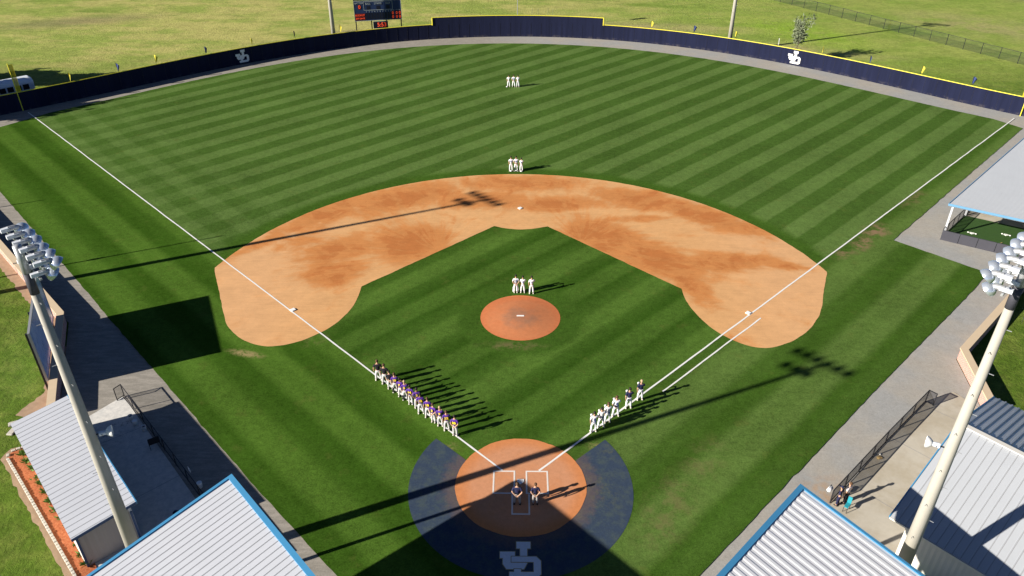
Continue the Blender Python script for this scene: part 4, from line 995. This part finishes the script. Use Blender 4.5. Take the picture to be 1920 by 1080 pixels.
def make_pose(arms, spread=.15, k=1.0):
    """returns meshes for body, shirt, trousers, hair, cap, shoes. faces +Y"""
    V = []; E = []; Rd = []
    def add(p, r, par=None):
        V.append(p); Rd.append(r); i = len(V)-1
        if par is not None: E.append((par, i))
        return i
    pel = add((0, 0, .96), (.135, .10)); sp = add((0, 0, 1.14), (.125, .09), pel); ch = add((0, -.005, 1.36), (.155, .10), sp)
    nk = add((0, .0, 1.51), .056, ch); hd0 = add((0, .015, 1.60), (.066, .075), nk); hd = add((0, .015, 1.70), (.078, .092), hd0); add((0, .005, 1.775), (.055, .066), hd)
    ns = add((0, .105, 1.665), .014, hd)
    for s in (-1, 1):
        hp = add((s*.095, 0, .88), .088, pel); kn = add((s*(.095+spread*.35), .02, .49), .058, hp); an = add((s*(.09+spread*.6), -.01, .10), .040, kn); add((s*(.10+spread*.7), .15, .04), .036, an)
        sh_ = add((s*.175, -.005, 1.42), .062, ch); el, wr, hnd = arms[s]
        e = add(el, .043, sh_); w_ = add(wr, .030, e); pm = add(hnd, (.036, .02), w_)
        d = (Vector(hnd)-Vector(wr)).normalized(); sidev = d.orthogonal().normalized()
        if abs(sidev.z) > .9: sidev = d.cross(sidev)
        cu = d.cross(sidev)
        for j, (o_, L) in enumerate(((-.03, .065), (-.01, .078), (.01, .073), (.03, .058))):
            b0 = Vector(hnd)+d*.035+sidev*o_; m1 = b0+d*L*.55+cu*.008; a = add(tuple(b0), .010, pm); c = add(tuple(m1), .009, a); add(tuple(m1+d*L*.4+cu*.02), .007, c)
        th = Vector(hnd)-sidev*.04; a = add(tuple(th), .012, pm); add(tuple(th+d*.05-sidev*.025), .009, a)
    body = skin_mesh(V, E, Rd)
    # shirt with short sleeves
    v = [(0, 0, .88), (0, 0, 1.14), (0, -.005, 1.37), (0, 0, 1.47)]; e = [(0, 1), (1, 2), (2, 3)]; r = [(.170, .140), (.162, .124), (.200, .135), (.095, .085)]
    for s in (-1, 1):
        el = Vector(arms[s][0]); sh_ = Vector((s*.18, -.005, 1.415)); i = len(v)
        v += [tuple(sh_), tuple(sh_.lerp(el, .45)), tuple(sh_.lerp(el, .85))]; e += [(2, i), (i, i+1), (i+1, i+2)]; r += [.080, .068, .064]
    shirt = skin_mesh(v, e, r)
    v = [(0, 0, 1.0), (0, -.005, .92)]; e = [(0, 1)]; r = [(.150, .118), (.158, .132)]
    for s in (-1, 1):
        i = len(v); v += [(s*.095, -.005, .82), (s*(.095+spread*.35), .02, .49), (s*(.09+spread*.6), -.01, .13)]; e += [(1, i), (i, i+1), (i+1, i+2)]; r += [.105, .078, .066]
    tr = skin_mesh(v, e, r, 1)
    hair = B().ball((0, -.012, 1.735), .108, (.86, 1.0, .98)); 
    for vv in list(hair.b.verts):
        if vv.co.y > .05 and vv.co.z < 1.75 or vv.co.z < 1.62: hair.b.verts.remove(vv)
    bmesh.ops.recalc_face_normals(hair.b, faces=hair.b.faces); hm = bpy.data.meshes.new('hair'); hair.b.to_mesh(hm); hair.b.free()
    cap = B().ball((0, .0, 1.755), .112, (.9, 1.02, .8))
    for vv in list(cap.b.verts):
        if vv.co.z < 1.735: cap.b.verts.remove(vv)
    cap.box((0, .16, 1.745), (.14, .12, .012)); cm = bpy.data.meshes.new('cap'); bmesh.ops.recalc_face_normals(cap.b, faces=cap.b.faces); cap.b.to_mesh(cm); cap.b.free()
    sh = []
    for s in (-1, 1):
        b = B(); x = s*(.095+spread*.65); b.tube([(x, -.09, .045), (x, -.05, .055), (x+s*.01, .08, .05), (x+s*.02, .17, .035)], [.035, .052, .05, .03], 8); m_ = bpy.data.meshes.new('shoe'); bmesh.ops.recalc_face_normals(b.b, faces=b.b.faces); b.b.to_mesh(m_); b.b.free(); sh.append(m_)
    for m_ in (body, shirt, tr, hm, cm, *sh):
        for p in m_.polygons: p.use_smooth = True
    sock = B()
    for s in (-1, 1): sock.tube([(s*(.095+spread*.36), .01, .50), (s*(.09+spread*.6), -.01, .10)], [.068, .05], 8)
    km = bpy.data.meshes.new('sock'); bmesh.ops.recalc_face_normals(sock.b, faces=sock.b.faces); sock.b.to_mesh(km); sock.b.free()
    return dict(body=body, shirt=shirt, trousers=tr, hair=hm, cap=cm, shoes=sh, sock=km)
behind = {-1: ((-.27, -.10, 1.15), (-.10, -.19, .99), (-.03, -.20, .95)), 1: ((.27, -.10, 1.15), (.10, -.19, .98), (.04, -.20, .93))}
down = {-1: ((-.25, -.03, 1.13), (-.27, .05, .90), (-.27, .07, .82)), 1: ((.25, -.03, 1.13), (.27, .05, .90), (.27, .07, .82))}
heart = {-1: ((-.25, -.05, 1.13), (-.23, -.02, .90), (-.22, -.02, .82)), 1: ((.27, .10, 1.17), (.06, .24, 1.33), (-.04, .23, 1.36))}
heart2 = {-1: ((-.27, -.10, 1.15), (-.10, -.19, .99), (-.03, -.20, .95)), 1: ((.27, .10, 1.19), (.06, .24, 1.36), (-.04, .23, 1.40))}
reach = {-1: ((-.24, .12, 1.14), (-.20, .32, 1.05), (-.19, .39, 1.04)), 1: ((.24, .12, 1.14), (.20, .32, 1.05), (.19, .39, 1.04))}
PO = {'behind': make_pose(behind, .09), 'down': make_pose(down, .12), 'heart': make_pose(heart, .10), 'heart2': make_pose(heart2, .15), 'reach': make_pose(reach, .08), 'together': make_pose(behind, .04)}
_mc = {}
def withmat(me, mat):
    k = (me.name, mat.name)
    if k not in _mc: c = me.copy(); c.materials.clear(); c.materials.append(mat); _mc[k] = c
    return _mc[k]
def person(label, x, y, rz, pose, top, bottom, shoe, hair=None, skin='skin', h=1.78, num=None, nummat='num_yellow', cap=None, held=None, belt=None, group=None, z=0.0, fat=1.0, knickers=False, straps=False):
    t = thing('person', label, 'person', (x, y, z), rz, group); s = h/1.80; t.scale = (s*fat, s*fat, s)
    P = PO[pose]
    def part(nm, me, mat):
        o = bpy.data.objects.new(nm, withmat(me, M[mat])); C.objects.link(o); o.parent = t; return o
    part('body', P['body'], skin); sh = part('shirt', P['shirt'], top); part('trousers', P['trousers'], bottom)
    if hair: part('hair', P['hair'], hair)
    if cap: part('cap', P['cap'], cap)
    for m_ in P['shoes']: part('shoe', m_, shoe)
    if knickers: part('socks', P['sock'], 'u_black').scale = (1.12, 1.25, 1.0)
    if num:
        text(num, .25, M[nummat], sh, 'jersey_number', Matrix.Translation((0, -.156, 1.24)) @ Matrix.Rotation(R(90), 4, 'X'), .012, .016)
    if belt:
        b = B(); b.tube([(0, 0, .975), (0, 0, 1.01)], .168, 16); b.xf(Matrix.Diagonal((1.0, .80, 1, 1))); b.obj('belt', M[belt], t)
    if held:
        b = B().ball((-.11, .23, 1.36), .09, (1, .5, .9)); b.box((-.11, .25, 1.28), (.12, .03, .10)); b.obj('held_cap', M[held], t, smooth=True)
    if straps:
        b = B(); b.bar((-.15, -.145, 1.42), (.12, -.150, 1.12), .035, .02); b.bar((.15, -.145, 1.42), (-.12, -.150, 1.12), .035, .02); b.obj('chest_protector_strap', M['num_navy'], t)
        b = B()
        for q in (-1, 1): b.tube([(q*.165, .04, .58), (q*.20, .05, .12)], [.085, .07], 10)
        b.obj('shin_guard', M['u_grey'], t)
    return t
G = 'visiting players lined up on the left foul line'
LX = [(-10.57, 10.09), (-10.04, 9.62), (-9.50, 9.12), (-9.12, 8.68), (-8.66, 8.22), (-8.30, 7.84), (-7.86, 7.44), (-7.40, 6.98), (-6.92, 6.50), (-6.46, 6.04), (-6.00, 5.57), (-5.56, 5.15), (-5.12, 4.68), (-4.54, 4.20)]
ordw = ['second', 'third', 'fourth', 'fifth', 'sixth', 'seventh', 'eighth', 'ninth', 'tenth']
nums = ['', '', '', '10', '7', '5', '14', '3', '12', '18', '2', '9', '22', '20']
for i, (x, y) in enumerate(LX):
    if i == 0: lab = 'tall coach in black top, farthest from home plate in the left row'
    elif i == 1: lab = 'tall coach in black top, second from the far end of the left row'
    elif i == 2: lab = 'smaller person in black top between the black coach and the first purple jersey'
    elif i == 13: lab = 'player in purple jersey at the home plate end of the left row'
    elif i == 3: lab = 'player in purple jersey next to the people in black tops'
    else: lab = '%s player in purple from the home plate end of the left row' % ordw[12-i]
    blk = i < 3
    jt = random.uniform(-.10, .10); person(lab, x+.05+jt*.7+random.uniform(-.04, .04), y+.12+jt*.7, R(random.uniform(-26, 10)), ('down' if i in (0, 1, 8, 9) else random.choice(('behind', 'together', 'heart'))), 'u_black' if blk else 'u_purple', 'u_grey', 'shoe_white',
           ('hair_brown', 'hair_brown', 'hair_dark', 'hair_brown', 'hair_dark', 'hair_fair', 'hair_dark', 'hair_dark', 'hair_dark', 'hair_brown', 'hair_brown', 'hair_fair', 'hair_brown', 'hair_dark')[i],
           'skin_dark' if i in (4, 6, 7, 8) else 'skin', (1.88, 1.86, 1.70, 1.80, 1.76, 1.80, 1.78, 1.84, 1.86, 1.83, 1.72, 1.78, 1.80, 1.82)[i], nums[i] or None, group=G, fat=1.12 if i < 2 else 1.0, knickers=i in (3, 5))
G = 'home team lined up on the right foul line'
RW = [(4.95, 4.85, 'player in white with dark hair nearest home plate in the right row', 'heart', 'u_white', 'hair_dark', '8', 1.80), (5.50, 5.33, 'player in white second from home plate in the right row', 'heart2', 'u_white', 'hair_dark', None, 1.76),
      (5.98, 5.78, 'player in white third from home plate, holding a cap to his chest', 'heart', 'u_white', 'hair_brown', '11', 1.82), (6.62, 6.45, 'player in white fourth from home plate, next to the navy jackets', 'heart2', 'u_white', 'hair_brown', '6', 1.84),
      (7.62, 7.30, 'dark-haired coach in navy top holding a white cap, in the right row', 'heart', 'u_navy', 'hair_dark', None, 1.86), (8.55, 8.20, 'fair-headed coach in navy top at the far end of the right row', 'heart', 'u_navy', 'hair_fair', None, 1.84)]
for i, (x, y, lab, ps, tp, hr, nm, h) in enumerate(RW):
    person(lab, x, y, R((12, 6, 14, 4, 8, 10)[i]), ps, tp, 'u_white', 'shoe_white', hr, 'skin', h, nm, 'num_navy', held='u_white', belt='num_navy' if tp == 'u_white' else 'u_white', group=G, fat=1.08)
person('stout umpire in navy shirt and grey slacks standing behind home plate', -.22, -1.6, R(-4), 'behind', 'u_navy', 'slacks', 'shoe_black', 'hair_brown', h=1.83, fat=1.14, group='umpires at home plate', belt='black')
person('slimmer umpire in navy shirt to the right of the other at home plate', .88, -1.6, R(3), 'together', 'u_navy', 'slacks', 'shoe_black', 'hair_brown', h=1.80, fat=1.02, group='umpires at home plate', belt='black')
G = 'three fielders behind the mound'
person('catcher in white with navy straps, leftmost of the three behind the mound', -.40, 22.35, R(4), 'together', 'u_white', 'u_white', 'shoe_white', 'hair_dark', h=1.84, group=G, straps=True)
person('player in white in the middle of the three behind the mound', .21, 22.35, R(-3), 'heart', 'u_white', 'u_white', 'shoe_white', 'hair_dark', h=1.74, group=G, num='4', nummat='num_navy')
person('player in white standing slightly apart, rightmost of the three behind the mound', .97, 22.2, R(2), 'heart', 'u_white', 'u_white', 'shoe_white', 'hair_dark', h=1.82, group=G, num='1', nummat='num_navy')
G = 'three infielders behind second base'
person('tall player in white, leftmost of the three behind second base', -1.05, 48.4, R(2), 'heart', 'u_white', 'u_white', 'shoe_white', 'hair_dark', h=1.86, group=G, num='13', nummat='num_navy')
person('player in white with dark knee socks, middle of the three behind second base', -.46, 48.4, 0, 'heart2', 'u_white', 'u_white', 'shoe_white', 'hair_dark', h=1.88, group=G, num='16', nummat='num_navy', knickers=True)
person('shorter player in white, rightmost of the three behind second base', .14, 48.4, R(-3), 'heart', 'u_white', 'u_white', 'shoe_white', 'hair_dark', h=1.68, group=G, num='5', nummat='num_navy')
G = 'three outfielders in centre field'
person('outfielder in white, leftmost of the three in centre field', -1.68, 79.3, R(3), 'heart', 'u_white', 'u_white', 'shoe_white', 'hair_dark', h=1.84, group=G)
person('outfielder in white, middle of the three in centre field', -.93, 79.3, R(-10), 'heart2', 'u_white', 'u_white', 'shoe_white', 'hair_dark', h=1.86, group=G, num='21', nummat='num_navy')
person('outfielder in white, rightmost of the three in centre field', -.30, 79.3, R(3), 'heart', 'u_white', 'u_white', 'shoe_white', 'hair_dark', h=1.82, group=G)
person('woman with brown hair in white top watching at the right dugout fence', 19.9, -1.25, R(35), 'down', 'pink', 'u_black', 'shoe_black', 'hair_brown', h=1.74, z=-.02)
person('person in navy clothes and cap leaning at the right dugout fence', 19.35, -1.45, R(42), 'together', 'u_navy', 'u_navy', 'shoe_black', 'hair_dark', h=1.60, cap='navy_cap', z=-.02)
# white caps laid on the grass at players' feet
for x, y, lab in ((-1.95, 79.2, 'white glove on the grass left of the leftmost outfielder'), (-1.05, 48.3, 'white glove at the feet of the left infielder'), (.14, 48.25, 'white glove at the feet of the short infielder'), (-.46, 48.45, 'white glove at the feet of the player in dark socks')):
    b = B(); b.ball((0, 0, .09), .13, (1, .8, .65)); b.box((.0, .13, .06), (.14, .12, .03)); o = b.obj('fielding_glove', M['u_white'], smooth=True); o.location = (x, y, 0); tag(o, lab, 'glove')
